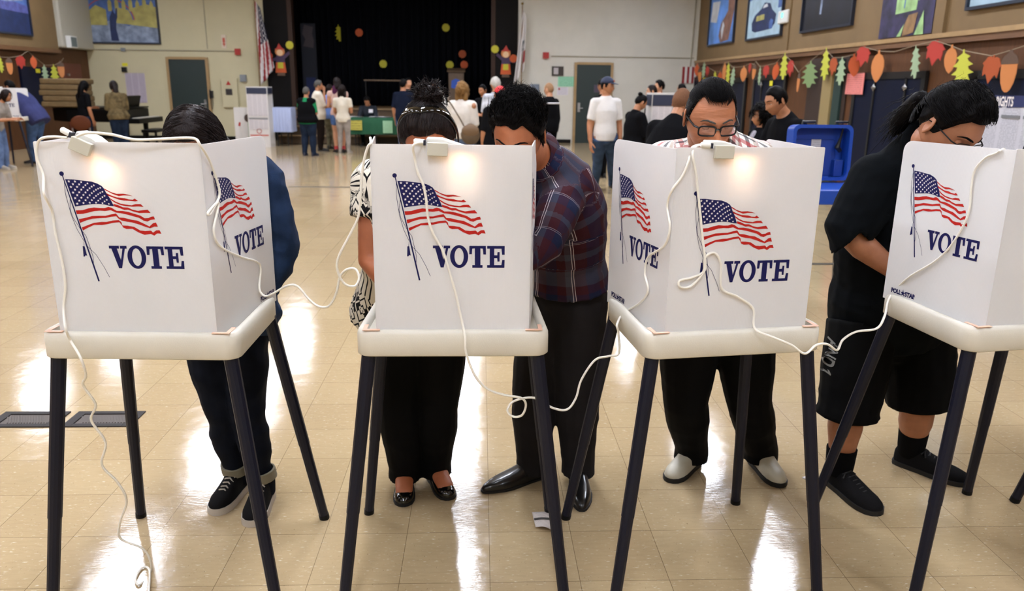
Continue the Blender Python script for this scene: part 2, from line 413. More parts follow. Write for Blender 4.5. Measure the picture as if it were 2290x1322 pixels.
STR = [
 ([(497,278),(560,312),(620,330),(690,328),(740,338),(785,350)], [(740,346),(690,345),(640,352),(580,332),(505,294)]),
 ([(510,322),(560,345),(620,365),(700,372),(740,383),(780,385),(800,374),(832,398)], [(800,402),(740,396),(690,395),(640,387),(590,370),(525,347)]),
 ([(545,372),(600,405),(650,425),(700,433),(760,440),(800,428),(855,427),(882,454)], [(830,450),(770,453),(700,449),(640,436),(590,414),(557,392)]),
 ([(575,428),(620,438),(670,460),(720,462),(760,480),(820,493),(860,487),(920,480),(947,512)], [(890,512),(830,514),(780,503),(720,483),(680,485),(630,467),(578,450)]),
 ([(180,495),(250,492),(310,475),(370,465),(430,470),(480,470),(520,457),(550,465),(600,495),(660,495),(720,505),(790,525),(840,540),(880,565),(920,562),(950,548),(975,545),(985,574)], [(940,580),(905,597),(870,590),(820,560),(760,545),(700,530),(640,518),(590,512),(540,490),(480,498),(430,495),(370,500),(310,515),(250,528),(187,532)]),
 ([(200,580),(280,565),(340,548),(420,545),(480,545),(540,530),(590,522),(620,560),(670,563),(740,580),(800,588),(850,610),(920,645),(960,612),(990,605),(1007,646)], [(970,645),(925,662),(880,650),(820,628),(750,608),(690,600),(640,590),(610,572),(590,548),(540,553),(480,565),(420,568),(340,575),(280,590),(207,618)]),
 ([(220,662),(280,640),(350,615),(430,605),(480,605),(550,590),(610,585),(635,605),(642,638),(700,640),(760,650),(820,685),(870,690),(930,685),(950,705),(985,682),(1020,680),(1035,715)], [(990,712),(960,735),(925,718),(860,728),(800,705),(740,670),(680,672),(650,660),(630,627),(615,607),(550,612),(480,628),(430,635),(350,635),(280,665),(227,692)])]
LET_V = [(473,840),(577,840),(577,868),(554,868),(583,985),(612,868),(588,868),(588,840),(657,840),(657,868),(637,868),(585,1065),(553,1065),(497,868),(473,868)]
LET_T = [(862,842),(1038,842),(1040,930),(1012,930),(1005,870),(980,868),(980,1040),(1003,1040),(1003,1067),(893,1067),(893,1040),(920,1040),(920,868),(893,870),(888,928),(860,928)]
LET_E = [(1052,842),(1240,842),(1240,932),(1212,932),(1205,870),(1128,870),(1128,938),(1160,938),(1163,905),(1186,905),(1186,1003),(1163,1003),(1160,968),(1128,968),(1128,1040),(1205,1040),(1215,985),(1240,985),(1238,1067),(1052,1067),(1052,1040),(1080,1040),(1080,870),(1052,870)]
def ribbon(mb, pts, w0, w1, z):
    pts = [V((p[0], p[1], z)) for p in pts]; L = []; R = []
    for i, p in enumerate(pts):
        d = (pts[min(i+1, len(pts)-1)]-pts[max(i-1, 0)]).normalized(); nrm = V((-d.y, d.x, 0)); w = (w0+(w1-w0)*i/(len(pts)-1))/2
        L.append(p+nrm*w); R.append(p-nrm*w)
    mb.add(L+R, [(i, i+1, len(pts)+i+1, len(pts)+i) for i in range(len(pts)-1)])
def star(cx, cy, r):
    return [(cx+r*(1 if k % 2 == 0 else .42)*math.sin(PI*k/5), cy+r*(1 if k % 2 == 0 else .42)*math.cos(PI*k/5)) for k in range(10)]
def flag_print():
    mb = MB(); z = .0008
    def poly(pl, zz=z): mb.add([V((x, y, zz)) for x, y in pl], [tuple(range(len(pl)))])
    mb.cm = 0
    bx, by = pv(87, 143); poly([(bx+.0062*math.cos(2*PI*k/20), by+.0062*math.sin(2*PI*k/20)) for k in range(20)])
    ribbon(mb, [pv(93, 160), pv(205, 660), pv(325, 1200)], .0026, .0046, z)
    poly([pv(*q) for q in CANTON])
    for rope in ([(103,215),(98,330),(128,540),(168,680),(226,802)], [(140,380),(124,480),(140,560),(205,680),(252,745),(282,880),(296,950),(290,1030)], [(235,830),(330,930),(400,1060),(441,1157)]):
        ribbon(mb, [pv(*q) for q in rope], .0012, .0012, z)
    ribbon(mb, [pv(222, 805), pv(214, 850)], .001, .001, z)
    poly([pv(*q) for q in [(202,848),(222,848),(236,945),(220,938),(212,950),(197,952)]])
    mb.cm = 1
    for top, bot in STR: poly([pv(*q) for q in top+bot])
    mb.cm = 2
    for i in range(9):
        v = (i+.75)/9.6; odd = i % 2
        for k in range(5 if odd else 6):
            u = (k+1)/6 if odd else (k+.5)/6
            u = 1-(1-u)**1.0*1.0
            lx, ly = 115+65*v, 195+263*v; rx, ry = 487+83*v, 272+176*v
            x = lx+(rx-lx)*u; y = ly+(ry-ly)*u-(25-10*v)*math.sin(PI*u)
            px, py = pv(x, y); poly(star(px, py, .0042-.0012*u), .0013)
    return mb
def vote_letters():
    mb = MB(); z = .0008
    for L in (LET_V, LET_T, LET_E): mb.add([V((*pv(*q), z)) for q in L], [tuple(range(len(L)))])
    n = 36; o = []; i_ = []
    for k in range(n):
        c, s = math.cos(2*PI*k/n), math.sin(2*PI*k/n)
        o.append(V((*pv(752+97*c, 952+118*s), z))); i_.append(V((*pv(752+49*c, 952+88*s), z)))
    mb.add(o+i_, [(k, (k+1) % n, n+(k+1) % n, n+k) for k in range(n)])
    return mb
def round_rect(x0, x1, y0, y1, r, n=6, x0b=None, x1b=None):
    """rounded outline, front edge y0 spans x0..x1, back edge y1 spans x0b..x1b"""
    x0b = x0 if x0b is None else x0b; x1b = x1 if x1b is None else x1b
    out = []
    for cx, cy, a0 in ((x1b-r, y1-r, 0), (x0b+r, y1-r, 90), (x0+r, y0+r, 180), (x1-r, y0+r, 270)):
        for k in range(n+1):
            a = math.radians(a0+90*k/n); out.append((cx+r*math.cos(a), cy+r*math.sin(a)))
    return out
def make_booth(label):
    t = thing('voting_booth', label, 'voting booth', (0, 0, 0), 0, 'voting booths')
    # tray: lofted rounded rectangle with a soft rim and a recessed top
    mb = MB(); rings = []
    for ins, z in ((.004, .848), (.0, .852), (.0, .90), (.001, .915), (.005, .924), (.011, .928), (.019, .927), (.024, .922), (.026, .905)):
        rings.append([V((x, y, z)) for x, y in round_rect(-.2815+ins, .2815-ins, -.003+ins, .452-ins, .042-ins*.6, 7, -.267+ins, .267-ins)])
    n = len(rings[0]); vs = [p for r in rings for p in r]
    fs = [(i*n+k, i*n+(k+1) % n, (i+1)*n+(k+1) % n, (i+1)*n+k) for i in range(len(rings)-1) for k in range(n)]
    fs += [tuple(range(n-1, -1, -1)), tuple((len(rings)-1)*n+k for k in range(n))]
    mb.add(vs, fs); mb.build('tray', M_TRAY, t, angle=60)
    # panels, each a sheet with rounded free corners
    zb = .905; th = .004
    def sheet(w, h, rl, rr, bow=0.):
        pts = [(0, 0), (w, 0)]
        for cx, cy, r, a0 in ((w-rr, h-rr, rr, 0), (rl, h-rl, rl, 90)):
            pts += [(cx+r*math.cos(math.radians(a0+90*k/6)), cy+r*math.sin(math.radians(a0+90*k/6))) for k in range(7)] if r > .002 else [(cx+(r if a0 == 0 else -r), cy+r)]
        return pts
    H = ZT+HP-zb
    y0 = .012
    ff = plane_frame((-WF2, y0, zb), (1, 0, 0), (0, 0, 1))
    mb = MB(); mb.prism([(x+(.003 if x < .1 and y < .1 else 0)-(.003 if x > .3 and y < .1 else 0), y) for x, y in sheet(2*WF2, H, .004, .004)], -th, ff); fp = mb.build('front_panel', M_PANEL, t, angle=30)
    ls = math.hypot(WB2-WF2, DP)
    fr = plane_frame((WF2, y0, zb), (WB2-WF2, DP, 0), (0, 0, 1)); fl = plane_frame((-WB2, y0+DP, zb), (WB2-WF2, -DP, 0), (0, 0, 1))
    mb = MB(); mb.prism(sheet(ls, H-.004, .002, .035), -th, fr); rp = mb.build('side_panel', M_PANEL, t, angle=30)
    mb = MB(); mb.prism(sheet(ls, H-.004, .035, .002), -th, fl); lp = mb.build('side_panel', M_PANEL, t, angle=30)
    for pan, fm, off in ((fp, ff @ M.Translation((WF2, -zb, 0)), 0), (rp, fr @ M.Translation((ls/2-.004, -zb, 0)), 0), (lp, fl @ M.Translation((ls/2-.004, -zb, 0)), 0)):
        for nm, mbx, mm in (('flag_print', flag_print(), [M_NAVY, M_RED, M_WHITEINK]), ('vote_lettering', vote_letters(), [M_NAVY])):
            mbx.v = [fm @ q for q in mbx.v]; mbx.build(nm, mm, pan, smooth=False, fix=False)
    for pan, fm, x0 in ((rp, fr, ls-.125), (lp, fl, .035)):       # small maker's mark low on the side panels
        me = text_mesh('POLL\u2605STAR', .021, bold=.0012, sx=.92)
        if len(me.polygons) == 0: me = text_mesh('POLL*STAR', .021, bold=.0012, sx=.92)
        me.transform(fm @ M.Translation((x0, .030, .0009))); me.materials.append(M_NAVY); place('maker_lettering', me, pan, smooth=False)
    # peach tape holding the panel corners to the tray
    for sx in (-1, 1):
        mb = MB(); mb.box((sx*.236, .004, .929), (.05, .012, .0015)); mb.box((sx*.255, .03, .929), (.012, .05, .0015)); mb.build('tape', M_TAPE, t, smooth=False)
    # legs in two telescoping sections
    for sx in (-1, 1):
        for (ty, fy) in ((.0311, -.032), (.405, .567)):
            a = V((sx*.2470, ty, .860)); b_ = V((sx*.3523, fy, .0)); d = b_-a
            k = .60
            mb = MB(); mid = a+d*k
            mb.tube([a, mid], [.0212, .0205], 12, ref=(1, 0, 0), phase=PI/12); mb.tube([mid-d*.01, a+d*.985], [.0192, .0180], 12, ref=(1, 0, 0), phase=PI/12)
            lg = mb.build('leg', M_LEG, t, angle=25)
            mb = MB(); mb.tube([a+d*.975, V((b_.x, b_.y, .001))], [.0192, .0192], 16); mb.build('foot_cap', M_LEGCAP, lg)
    return t
BL = ['front-row white voting booth at far left, denim sleeve showing past its right side', 'white voting booth facing the camera squarely, two people bent behind it',
      'white voting booth in front of the person in a red and white checked shirt', 'white voting booth at the right edge, in front of the large person in black']
bt = []
for i, (x, y, r) in enumerate(BOOTHS):
    if i == 0:
        b0 = make_booth(BL[0]); b0.location = (x, y, 0); b0.rotation_euler = (0, 0, r); PW[b0.name] = M.Translation((x, y, 0)) @ M.Rotation(r, 4, 'Z'); bt.append(b0)
    else: bt.append(dup(b0, (x, y, 0), r, BL[i]))
for ch in bt[2].children:         # the third booth's sheet carries its print lower
    if ch.name.startswith('front_panel'):
        for g in ch.children: g.location = (0, 0, -.042)
    elif ch.name.startswith('side_panel'):
        for g in ch.children:
            if not g.name.startswith('maker'): g.location = (0, 0, -.012)
ft = atz(2268, 1122); rz5 = .17
q = M.Rotation(rz5, 4, 'Z') @ V((-.352, .567, 0))
BOOTHS.append((ft.x-q.x, ft.y-q.y, rz5))
bt.append(dup(b0, (ft.x-q.x, ft.y-q.y, 0), rz5, 'voting booth mostly outside the right edge, only one dark leg in view'))
# the booth far off by the left wall, seen from behind its voters' side
pB = aty(2, 262, 15.7)
BOOTHS.append((pB.x, pB.y, -1.42))
bt.append(dup(b0, (pB.x, pB.y, 0), -1.42, 'distant white voting booth by the left wall, with the person in blue-violet'))
def bworld(i): x, y, r = BOOTHS[i]; return M.Translation((x, y, 0)) @ M.Rotation(r, 4, 'Z')
def bplane(i, side, off):
    w = bworld(i)
    if side == 'F': p = V((0, .012-off, 1.2)); n = V((0, -1, 0))
    elif side == 'R': p = V((WF2, .012, 1.2)); n = V((DP, -(WB2-WF2), 0)).normalized(); p = p+n*off
    elif side == 'L': p = V((-WF2, .012, 1.2)); n = V((-DP, -(WB2-WF2), 0)).normalized(); p = p+n*off
    else: p = V((0, -.003-off, .88)); n = V((0, -1, 0))
    return w @ p, (w.to_3x3() @ n)
# clip-on lamps with a warm bulb inside the booth
M_LAMP = mat('white lamp plastic', '#e6e4dc', .4); M_CLIP = mat('grey beige clip plastic', '#c2beae', .5); M_BULB = mat('lit bulb', '#ffd9b0', .5, emit=14.)
M_GAP = mat('dark lamp slot', '#1a1c2c', .5)
def make_lamp(i, x, tilt, power, label):
    z = ZT+HP; w = bworld(i); p = w @ V((x, .012, z))
    t = thing('clip_lamp', label, 'lamp', p, BOOTHS[i][2], 'clip-on booth lamps')
    R = M.Rotation(tilt, 3, 'Y')
    mb = MB(); mb.box(R @ V((0, -.011, -.012)), (.056, .014, .036), R); mb.build('clip', M_CLIP, t, bevel=.002)
    mb = MB()
    prof = [(-.034, -.004), (-.032, .016), (.01, .016), (.10, -.010), (.10, -.026), (-.02, -.016)]
    ext = MB(); ext.prism(prof, .055, M.Translation((0, .064, 0)) @ M.Rotation(PI/2, 4, 'X'))
    mb.v = [R @ q for q in ext.v]; mb.f = ext.f; mb.mi = ext.mi
    mb.build('lamp_housing', M_LAMP, t, bevel=.003)
    mb = MB(); mb.box(R @ V((-.036, .0, .004)), (.006, .02, .014), R); mb.build('lamp_slot', M_GAP, t, smooth=False)
    mb = MB(); mb.tube([R @ V((-.037, 0, .004)), R @ V((-.062, 0, .006)), R @ V((-.066, 0, .006))], [.0085, .0085, .005], 10); mb.build('plug', M_LAMP, t)
    mb = MB(); mb.tube([R @ V((.035, .030, -.034)), R @ V((.10, .030, -.038))], .006, 10, round_=True); mb.build('bulb', M_BULB, t)
    ld = bpy.data.lights.new('bulb_light', 'SPOT'); ld.energy = power; ld.color = (1, .86, .72); ld.shadow_soft_size = .012; ld.spot_size = 2.3; ld.spot_blend = .8
    lo = bpy.data.objects.new('bulb_light', ld); COL.objects.link(lo); lo.parent = t; lo.location = R @ V((.068, .027, -.048)); lo.rotation_euler = V((0, -1, -.35)).to_track_quat('-Z', 'Y').to_euler()
    return t
make_lamp(0, -.085, .42, 3.4, 'tilted clip lamp with a white plug, on top of the far left booth')
make_lamp(1, -.037, .03, 5., 'clip lamp on the booth that faces the camera squarely')
make_lamp(2, -.088, .02, 4.2, 'clip lamp in front of the person with glasses and slicked hair')
make_lamp(5, -.05, .02, 9., 'small glowing clip lamp on the distant booth by the left wall')
# power cords looping from booth to booth
M_CORD = mat('white cord vinyl', '#e9e5da', .4)
def catmull(P, sub=8):
    out = []
    for i in range(len(P)-1):
        a, b, c, d = P[max(i-1, 0)], P[i], P[i+1], P[min(i+2, len(P)-1)]
        for k in range(sub):
            t = k/sub; out.append(.5*((2*b)+(-a+c)*t+(2*a-5*b+4*c-d)*t*t+(-a+3*b-3*c+d)*t**3))
    out.append(P[-1]); return out
def cord(pts, label, loops=None):
    W = []; off = .006
    for px, py, sp in pts:
        if sp is None: W.append((px, py)); continue
        if isinstance(sp, str) and sp[0] in 'FLRT': q = atplane(px, py, *bplane(int(sp[1]), sp[0], off))
        elif sp == 'Z': q = atz(px, py, .005)
        else: q = aty(px, py, sp)
        W.append(q)
    idx = [i for i, q in enumerate(W) if isinstance(q, V)]
    for a, b in zip(idx, idx[1:]):
        for i in range(a+1, b):
            t = (i-a)/(b-a); px, py = W[i]; W[i] = aty(px, py, W[a].y+(W[b].y-W[a].y)*t)
    for i, q in enumerate(W):
        if not isinstance(q, V): W[i] = aty(q[0], q[1], W[idx[-1]].y)
    P = catmull(W, 7)
    base = P[0]
    mb = MB(); mb.tube([q-base for q in P], .0036, 8)
    o = mb.build('power_cord', M_CORD); o.location = base; PW[o.name] = M.Translation(base)
    return tag(o, label, 'cord', 'white power cords')
cord([(150,308,2.145),(120,306,2.14),(95,309,2.13),(84,322,'F0'),(82,352,'F0'),(97,392,'F0'),(98,432,2.105),(116,470,'F0'),(124,520,'F0'),(138,580,'F0'),(146,640,'F0'),(142,690,'F0'),(147,735,2.105),(158,762,'T0'),(180,800,2.09),(192,840,None),(186,862,None),(214,905,None),(204,940,None),(236,990,None),(228,1040,None),(262,1078,None),(283,1120,None),(268,1170,None),(270,1205,None),(320,1228,None),(338,1262,None),(334,1285,2.36),(312,1308,'Z'),(303,1295,'Z'),(318,1270,'Z'),(334,1275,'Z'),(333,1322,'Z'),(334,1360,'Z')],
     'white cord trailing from the far left lamp down its booth to the floor')
cord([(172,305,2.135),(200,297,2.12),(250,301,2.115),(300,312,2.12),(360,311,2.125),(430,309,2.125),(448,325,2.12),(470,362,'R0'),(487,410,'R0'),(490,440,'R0'),(470,478,'R0'),(466,474,'R0'),(488,452,'R0'),(484,480,'R0'),(478,520,'R0'),(494,552,'R0'),(540,575,'R0'),(573,585,'R0'),(583,600,'R0'),(580,645,'R0'),(592,662,2.42),(612,656,None),(640,640,None),(665,640,None),(690,668,None),(712,685,None),(736,684,None),(752,655,None),(760,620,None),(775,603,None),(795,602,None),(803,622,None),(793,640,None),(770,634,None),(755,606,None),(757,575,None),(785,520,None),(801,485,None),(806,440,None),(812,370,None),(822,330,2.165),(829,320,2.165),(828,308,2.19)],
     'white cord slung between the far left booth and the booth facing the camera')
cord([(945,320,2.165),(932,320,2.145),(924,328,2.142),(927,352,'F1'),(934,385,'F1'),(946,412,'F1'),(953,445,'F1'),(957,485,'F1'),(968,520,'F1'),(990,560,'F1'),(1006,610,'F1'),(1020,660,'F1'),(1032,715,'F1'),(1040,755,'T1'),(1042,788,'T1'),(1062,840,None),(1090,870,None),(1130,884,None),(1165,890,None),(1176,905,None),(1168,928,None),(1148,932,None),(1135,918,None),(1150,897,None),(1195,890,None),(1235,912,None),(1268,916,None),(1288,890,None),(1300,850,None),(1330,806,None),(1360,797,None),(1384,790,2.34),(1383,745,2.33),(1380,725,2.33),(1395,700,'L2'),(1430,678,'L2'),(1449,650,'L2'),(1442,610,'L2'),(1450,575,'L2'),(1485,550,'L2'),(1498,510,'L2'),(1492,460,'L2'),(1503,425,'L2'),(1525,395,'F2'),(1540,360,'F2'),(1546,333,2.165),(1556,326,2.18),(1570,323,2.19)],
     'white cord hanging in a low loop between the second and third booths from the left')
cord([(1570,324,2.185),(1556,328,2.172),(1549,345,'F2'),(1556,385,'F2'),(1560,420,'F2'),(1566,480,'F2'),(1572,540,'F2'),(1576,575,'F2'),(1572,610,'F2'),(1545,640,'F2'),(1522,642,'F2'),(1520,628,'F2'),(1550,620,'F2'),(1575,606,'F2'),(1578,575,'F2'),(1598,566,'F2'),(1612,590,'F2'),(1614,645,'F2'),(1650,664,'F2'),(1684,690,'F2'),(1688,735,'T2'),(1730,755,2.13),(1770,772,2.13),(1800,791,2.13),(1825,772,2.16),(1850,770,None),(1872,783,None),(1885,760,None),(1915,742,None),(1960,735,None),(1978,708,2.34),(1990,665,'L3'),(2030,622,'L3'),(2090,585,'L3'),(2130,545,'L3'),(2165,480,'L3'),(2172,420,'L3'),(2180,380,'L3'),(2205,352,'L3'),(2228,343,'L3'),(2238,336,'L3'),(2246,334,2.30),(2250,348,2.36)],
     'white cord running from the third booth to the booth at the right edge')
# ------------------------------------------------------------------ people: heads, hands, bodies, clothes
def sstep(a, b, x):
    t = max(0., min(1., (x-a)/(b-a))); return t*t*(3-2*t)
def lerp(a, b, t): return a+(b-a)*t
HR = (.076, .098, .118)
def head_fn(q, jaw=.30, nose=1., cheek=1.):
    x, y, z = q
    t = max(0., min(1., -z/.118))
    x *= 1-jaw*t**1.5
    if y < 0: y *= 1-.42*t**1.2
    else: y += .010*t
    if z > .02 and y > 0: y -= .006*sstep(.02, .1, z)
    w = sstep(.0, .05, y)
    def g(a, b, sx, sz): return math.exp(-((x-a)/sx)**2-((z-b)/sz)**2)
    d = 0.
    nt = (.012-z)/.058
    if -.3 < nt < 1.25:
        k = max(0., min(1., nt)); amp = .002+.021*k**1.3
        if nt > 1: amp *= max(0., 1-(nt-1)/.22)
        if nt < 0: amp *= 1+nt/.3
        d += nose*amp*math.exp(-(x/(.0085+.0065*k))**2)
    d += nose*.007*(g(.013, -.043, .007, .008)+g(-.013, -.043, .007, .008))
    d += .0055*(g(.027, .024, .02, .008)+g(-.027, .024, .02, .008)+.5*g(0, .022, .02, .009))
    d -= .012*(g(.031, .003, .017, .013)+g(-.031, .003, .017, .013))
    d += cheek*.006*(g(.044, -.026, .02, .018)+g(-.044, -.026, .02, .018))
    d += .006*g(0, -.068, .022, .006)+.0065*g(0, -.080, .02, .006)-.004*g(0, -.074, .026, .003)
    d += .009*g(0, -.104, .022, .014)-.004*g(0, -.091, .02, .006)
    return V((x, y+d*w, z))
def face_y(x, z):
    k = max(0., 1-(x/HR[0])**2-(z/HR[2])**2); return head_fn((x, HR[1]*math.sqrt(k), z)).y
def ear_mb(mb, side, s):
    def fn(q):
        r = math.hypot(q.y/.018, q.z/.032)
        if q.x*side > 0: q.x -= side*.009*math.exp(-(r/.55)**2)
        q.z += 0; q.y *= 1-.25*sstep(0, -.03, q.z)
        return q
    R = M.Rotation(side*-.42, 3, 'Z') @ M.Rotation(-.12, 3, 'X')
    mb.ell(V((side*.079, -.012, -.008)), (.0075, .0185, .033), R, 18, 12, fn)
def head_mb(hi=True, ears=True, jaw=.30, nose=1., lid=.0055):
    mb = MB(); mb.ell((0, 0, 0), HR, None, 84 if hi else 40, 72 if hi else 34, lambda q: head_fn(q, jaw, nose))
    for s in (-1, 1):
        if ears: ear_mb(mb, s, 1)
        mb.ell((s*.031, .0712, lid), (.0148, .0142, .0135), None, 18, 12)
    return mb
def hairline(az):      # height of the hair edge around the head, az from the forehead (0) to the nape (pi)
    a = abs(az)*180/PI
    T = [(0, .072), (30, .070), (48, .050), (62, .020), (78, -.018), (92, -.020), (104, .012), (118, -.010), (135, -.045), (180, -.066)]
    for (a0, z0), (a1, z1) in zip(T, T[1:]):
        if a <= a1: return lerp(z0, z1, (a-a0)/(a1-a0))
    return -.066
def cap_mb(scale=1.07, line=hairline, nu=64, nv=44, disp=.004, seed=0, rad=HR, top=1.0):
    e = MB(); e.ell((0, 0, 0), rad, None, nu, nv)
    keep = [q.z > line(math.atan2(q.x, q.y)) for q in e.v]
    for i, q in enumerate(e.v):
        if not keep[i]:
            z = min(rad[2]*.999, line(math.atan2(q.x, q.y))); r0 = math.hypot(q.x/rad[0], q.y/rad[1])
            if r0 > 1e-4 and q.z > z-.02: f = math.sqrt(max(0., 1-(z/rad[2])**2))/r0; e.v[i] = V((q.x*f, q.y*f, z))
    vs = []
    for q in e.v:
        p = head_fn(tuple(q)) if q.z < .05 and q.y < 0 else V(q)
        n = V((q.x/rad[0]**2, q.y/rad[1]**2, q.z/rad[2]**2)).normalized()
        edge = sstep(0, .022, q.z-line(math.atan2(q.x, q.y)))
        k = (scale-1)*.1*edge*lerp(1, top, sstep(.0, .06, q.z))
        vs.append(p+n*(k+.0006+disp*edge*NZ.noise(q*38+V((seed, 0, 0)))))
    m = MB(); ok = [f for f in e.f if sum(keep[i] for i in f) >= 1]
    used = sorted({i for f in ok for i in f}); ix = {i: k for k, i in enumerate(used)}
    m.add([vs[i] for i in used], [tuple(ix[i] for i in f) for f in ok])
    return m
def strands(mb, n, pick, dirf, length, lift=.0, r=.0011, steps=6, rad=HR, base=1.03, curl=0., gravity=0., seed=1, rise=None):
    rnd = random.Random(seed)
    for _ in range(n):
        q = pick(rnd)
        if q is None: continue
        p = V(q); L = length*rnd.uniform(.7, 1.2); st = L/steps; pts = []; cx = rnd.uniform(0, 6.28); jit = V((rnd.uniform(-1, 1), rnd.uniform(-1, 1), rnd.uniform(-1, 1)))*.25
        lf = lift*rnd.uniform(.3, 1.3); d = None
        for k in range(steps+1):
            t = k/steps
            nrm = V((p.x/rad[0]**2, p.y/rad[1]**2, p.z/rad[2]**2)).normalized()
            sc = math.sqrt((p.x/rad[0])**2+(p.y/rad[1])**2+(p.z/rad[2])**2)
            on = p/sc if sc > 1e-6 else p
            off = (base-1)*.1+lf*(t if rise is None else rise(t))
            w = on+nrm*off
            if curl: w = w+V((math.sin(cx+t*9), math.cos(cx+t*8.), math.sin(cx*2+t*10)))*curl*t
            pts.append(w)
            d = dirf(on, rnd).normalized()+jit; d = d-nrm*d.dot(nrm)+V((0, 0, -gravity*t))
            if d.length > 1e-6: p = on+d.normalized()*st
        mb.tube(pts, [r*(1-.8*(k/steps)**2)*(.45 if k == 0 else 1) for k in range(steps+1)], 3, cap=False)
def pick_cap(line=hairline, margin=0., zmax=1., cond=None, rad=HR):
    def f(rnd):
        for _ in range(30):
            a = rnd.uniform(-PI, PI); z = rnd.uniform(-1, 1); s = math.sqrt(1-z*z); q = V((s*math.sin(a)*rad[0], s*math.cos(a)*rad[1], z*rad[2]))
            if q.z > line(math.atan2(q.x, q.y))+margin and q.z < zmax and (cond is None or cond(q)): return q
        return None
    return f
def hand(mb, w, d, pn, side, curl=.35, s=1., thumb=.3):
    d = d.normalized(); pn = (pn-d*pn.dot(d)).normalized(); lat = d.cross(pn)*side
    mb.tube([w-d*.015*s, w+d*.02*s, w+d*.055*s, w+d*.092*s], [(.024*s, .017*s), (.030*s, .016*s), (.038*s, .0145*s), (.039*s, .0115*s)], 12, ref=lat, round_=True)
    for off, L, c in ((.0285, .070, .9), (.0098, .079, 1.), (-.0092, .074, 1.1), (-.0275, .058, 1.25)):
        p = w+d*(.090-.006*abs(off)/.028)*s+lat*off*s; dd = (d+lat*off*2.5).normalized(); pts = [p-dd*.012*s]; a = 0
        for k, f in enumerate((.45, .30, .25)):
            a += curl*c*(.7 if k == 0 else 1.); q = dd*math.cos(a)+pn*math.sin(a); pts.append(p); p = p+q*L*f*s
        pts.append(p)
        mb.tube(pts, [.0088*s, .0086*s, .0080*s, .0072*s, .0062*s], 8, round_=True)
    p = w+d*.022*s+lat*.024*s; q = (lat*.75+d*.65+pn*thumb).normalized(); q2 = (lat*.35+d*.9+pn*(thumb+.15)).normalized()
    mb.tube([p-q*.01*s, p, p+q*.040*s, p+q*.040*s+q2*.030*s, p+q*.040*s+q2*.052*s], [.012*s, .0135*s, .0105*s, .0092*s, .0075*s], 8, round_=True)
def shoe(parent, ankle, toe, style, m_up, m_sole, L=.27, name='shoe', lace=None, lift=0.):
    """ankle: world point of the ankle joint, toe: world direction of the toes"""
    d = V((toe.x, toe.y, 0)).normalized(); lat = V((d.y, -d.x, 0)); O = V((ankle.x, ankle.y, lift))-d*.062
    k = L/.27
    def T(x, y, z): return O+lat*(x*k)+d*(y*k)+V((0, 0, z))
    st = .030 if style == 'sneaker' else .012 if style in ('dress', 'pump') else .022
    pointy = style == 'dress'
    ys = [0, .008, .03, .065, .10, .14, .18, .215, .245, .262, .268] if not pointy else [0, .008, .03, .065, .10, .14, .18, .22, .258, .285, .295]
    ws = [.012, .026, .034, .036, .038, .043, .047, .046, .037, .021, .006] if not pointy else [.012, .024, .032, .034, .036, .041, .044, .040, .029, .017, .008]
    hs = {'sneaker': [.06, .085, .10, .105, .10, .075, .055, .046, .036, .026, .016], 'trainer': [.05, .07, .082, .085, .082, .066, .05, .042, .034, .024, .014],
          'dress': [.05, .07, .08, .084, .08, .062, .05, .042, .032, .022, .012], 'boot': [.08, .12, .14, .14, .12, .075, .055, .045, .034, .022, .012],
          'pump': [.045, .05, .046, .034, .024, .022, .034, .038, .032, .022, .010]}[style]
    lp = [0.0]*11
    if style == 'pump': lp = [.035, .034, .030, .024, .016, .008, .002, 0, 0, 0, 0]
    mb = MB(); n = 14; rings = []
    for y, w, hh, e in zip(ys, ws, hs, lp):
        ring = []
        for i in range(n):
            a = PI*i/(n-1); c, s_ = math.cos(a), max(0., math.sin(a)); ring.append(T(w*math.copysign(abs(c)**.7, c), y, e+st*.7+hh*s_**.8))
        rings.append(ring)
    vs = [p for r in rings for p in r]; fs = [(i*n+j, i*n+j+1, (i+1)*n+j+1, (i+1)*n+j) for i in range(len(rings)-1) for j in range(n-1)]
    fs += [(i*n+n-1, i*n, (i+1)*n, (i+1)*n+n-1) for i in range(len(rings)-1)]+[tuple(range(n)), tuple((len(rings)-1)*n+j for j in range(n-1, -1, -1))]
    mb.add(vs, fs); up = mb.build(name, m_up, parent, world=True, angle=70)
    out = [(w*1.07+.001, y) for y, w in zip(ys, ws)]
    out = [(x, y-.003+.006*y/.27) for x, y in out]; pl = out+[(-x, y) for x, y in reversed(out)]
    mb = MB(); vs = []; N = len(pl)
    zz = lambda y: (.024*max(0, 1-y/.16) if style == 'pump' else 0)
    for x, y in pl: vs.append(T(x, y, .001))
    if style == 'pump': vs = [T(x, y, max(.001, 0)) if (y < .07 or y > .15) else T(x, y, .006) for x, y in pl]
    for x, y in pl: vs.append(T(x, y, st*.95+(lp[min(range(11), key=lambda i: abs(ys[i]-y))])))
    mb.add(vs, [tuple(range(N-1, -1, -1)), tuple(range(N, 2*N))]+[(i, (i+1) % N, N+(i+1) % N, N+i) for i in range(N)])
    mb.build('sole', m_sole, up, world=True, angle=50)
    if lace is not None:
        mb = MB(); 
        for i in range(6):
            y = .105+.017*i; z = st*.7+[.098, .086, .075, .066, .058, .052][i]*(.98 if style == 'sneaker' else .82)
            mb.tube([T(-.024, y+.006, z-.010), T(-.008, y, z+.003), T(.008, y+.005, z+.003), T(.024, y-.004, z-.010)], .0032, 6)
        mb.tube([T(.0, .105, .11*(1 if style == 'sneaker' else .85)), T(.022, .112, .115*(1 if style == 'sneaker' else .85)), T(.035, .12, .095*(1 if style == 'sneaker' else .85))], .003, 6)
        mb.build('laces', lace, up, world=True)
    return up
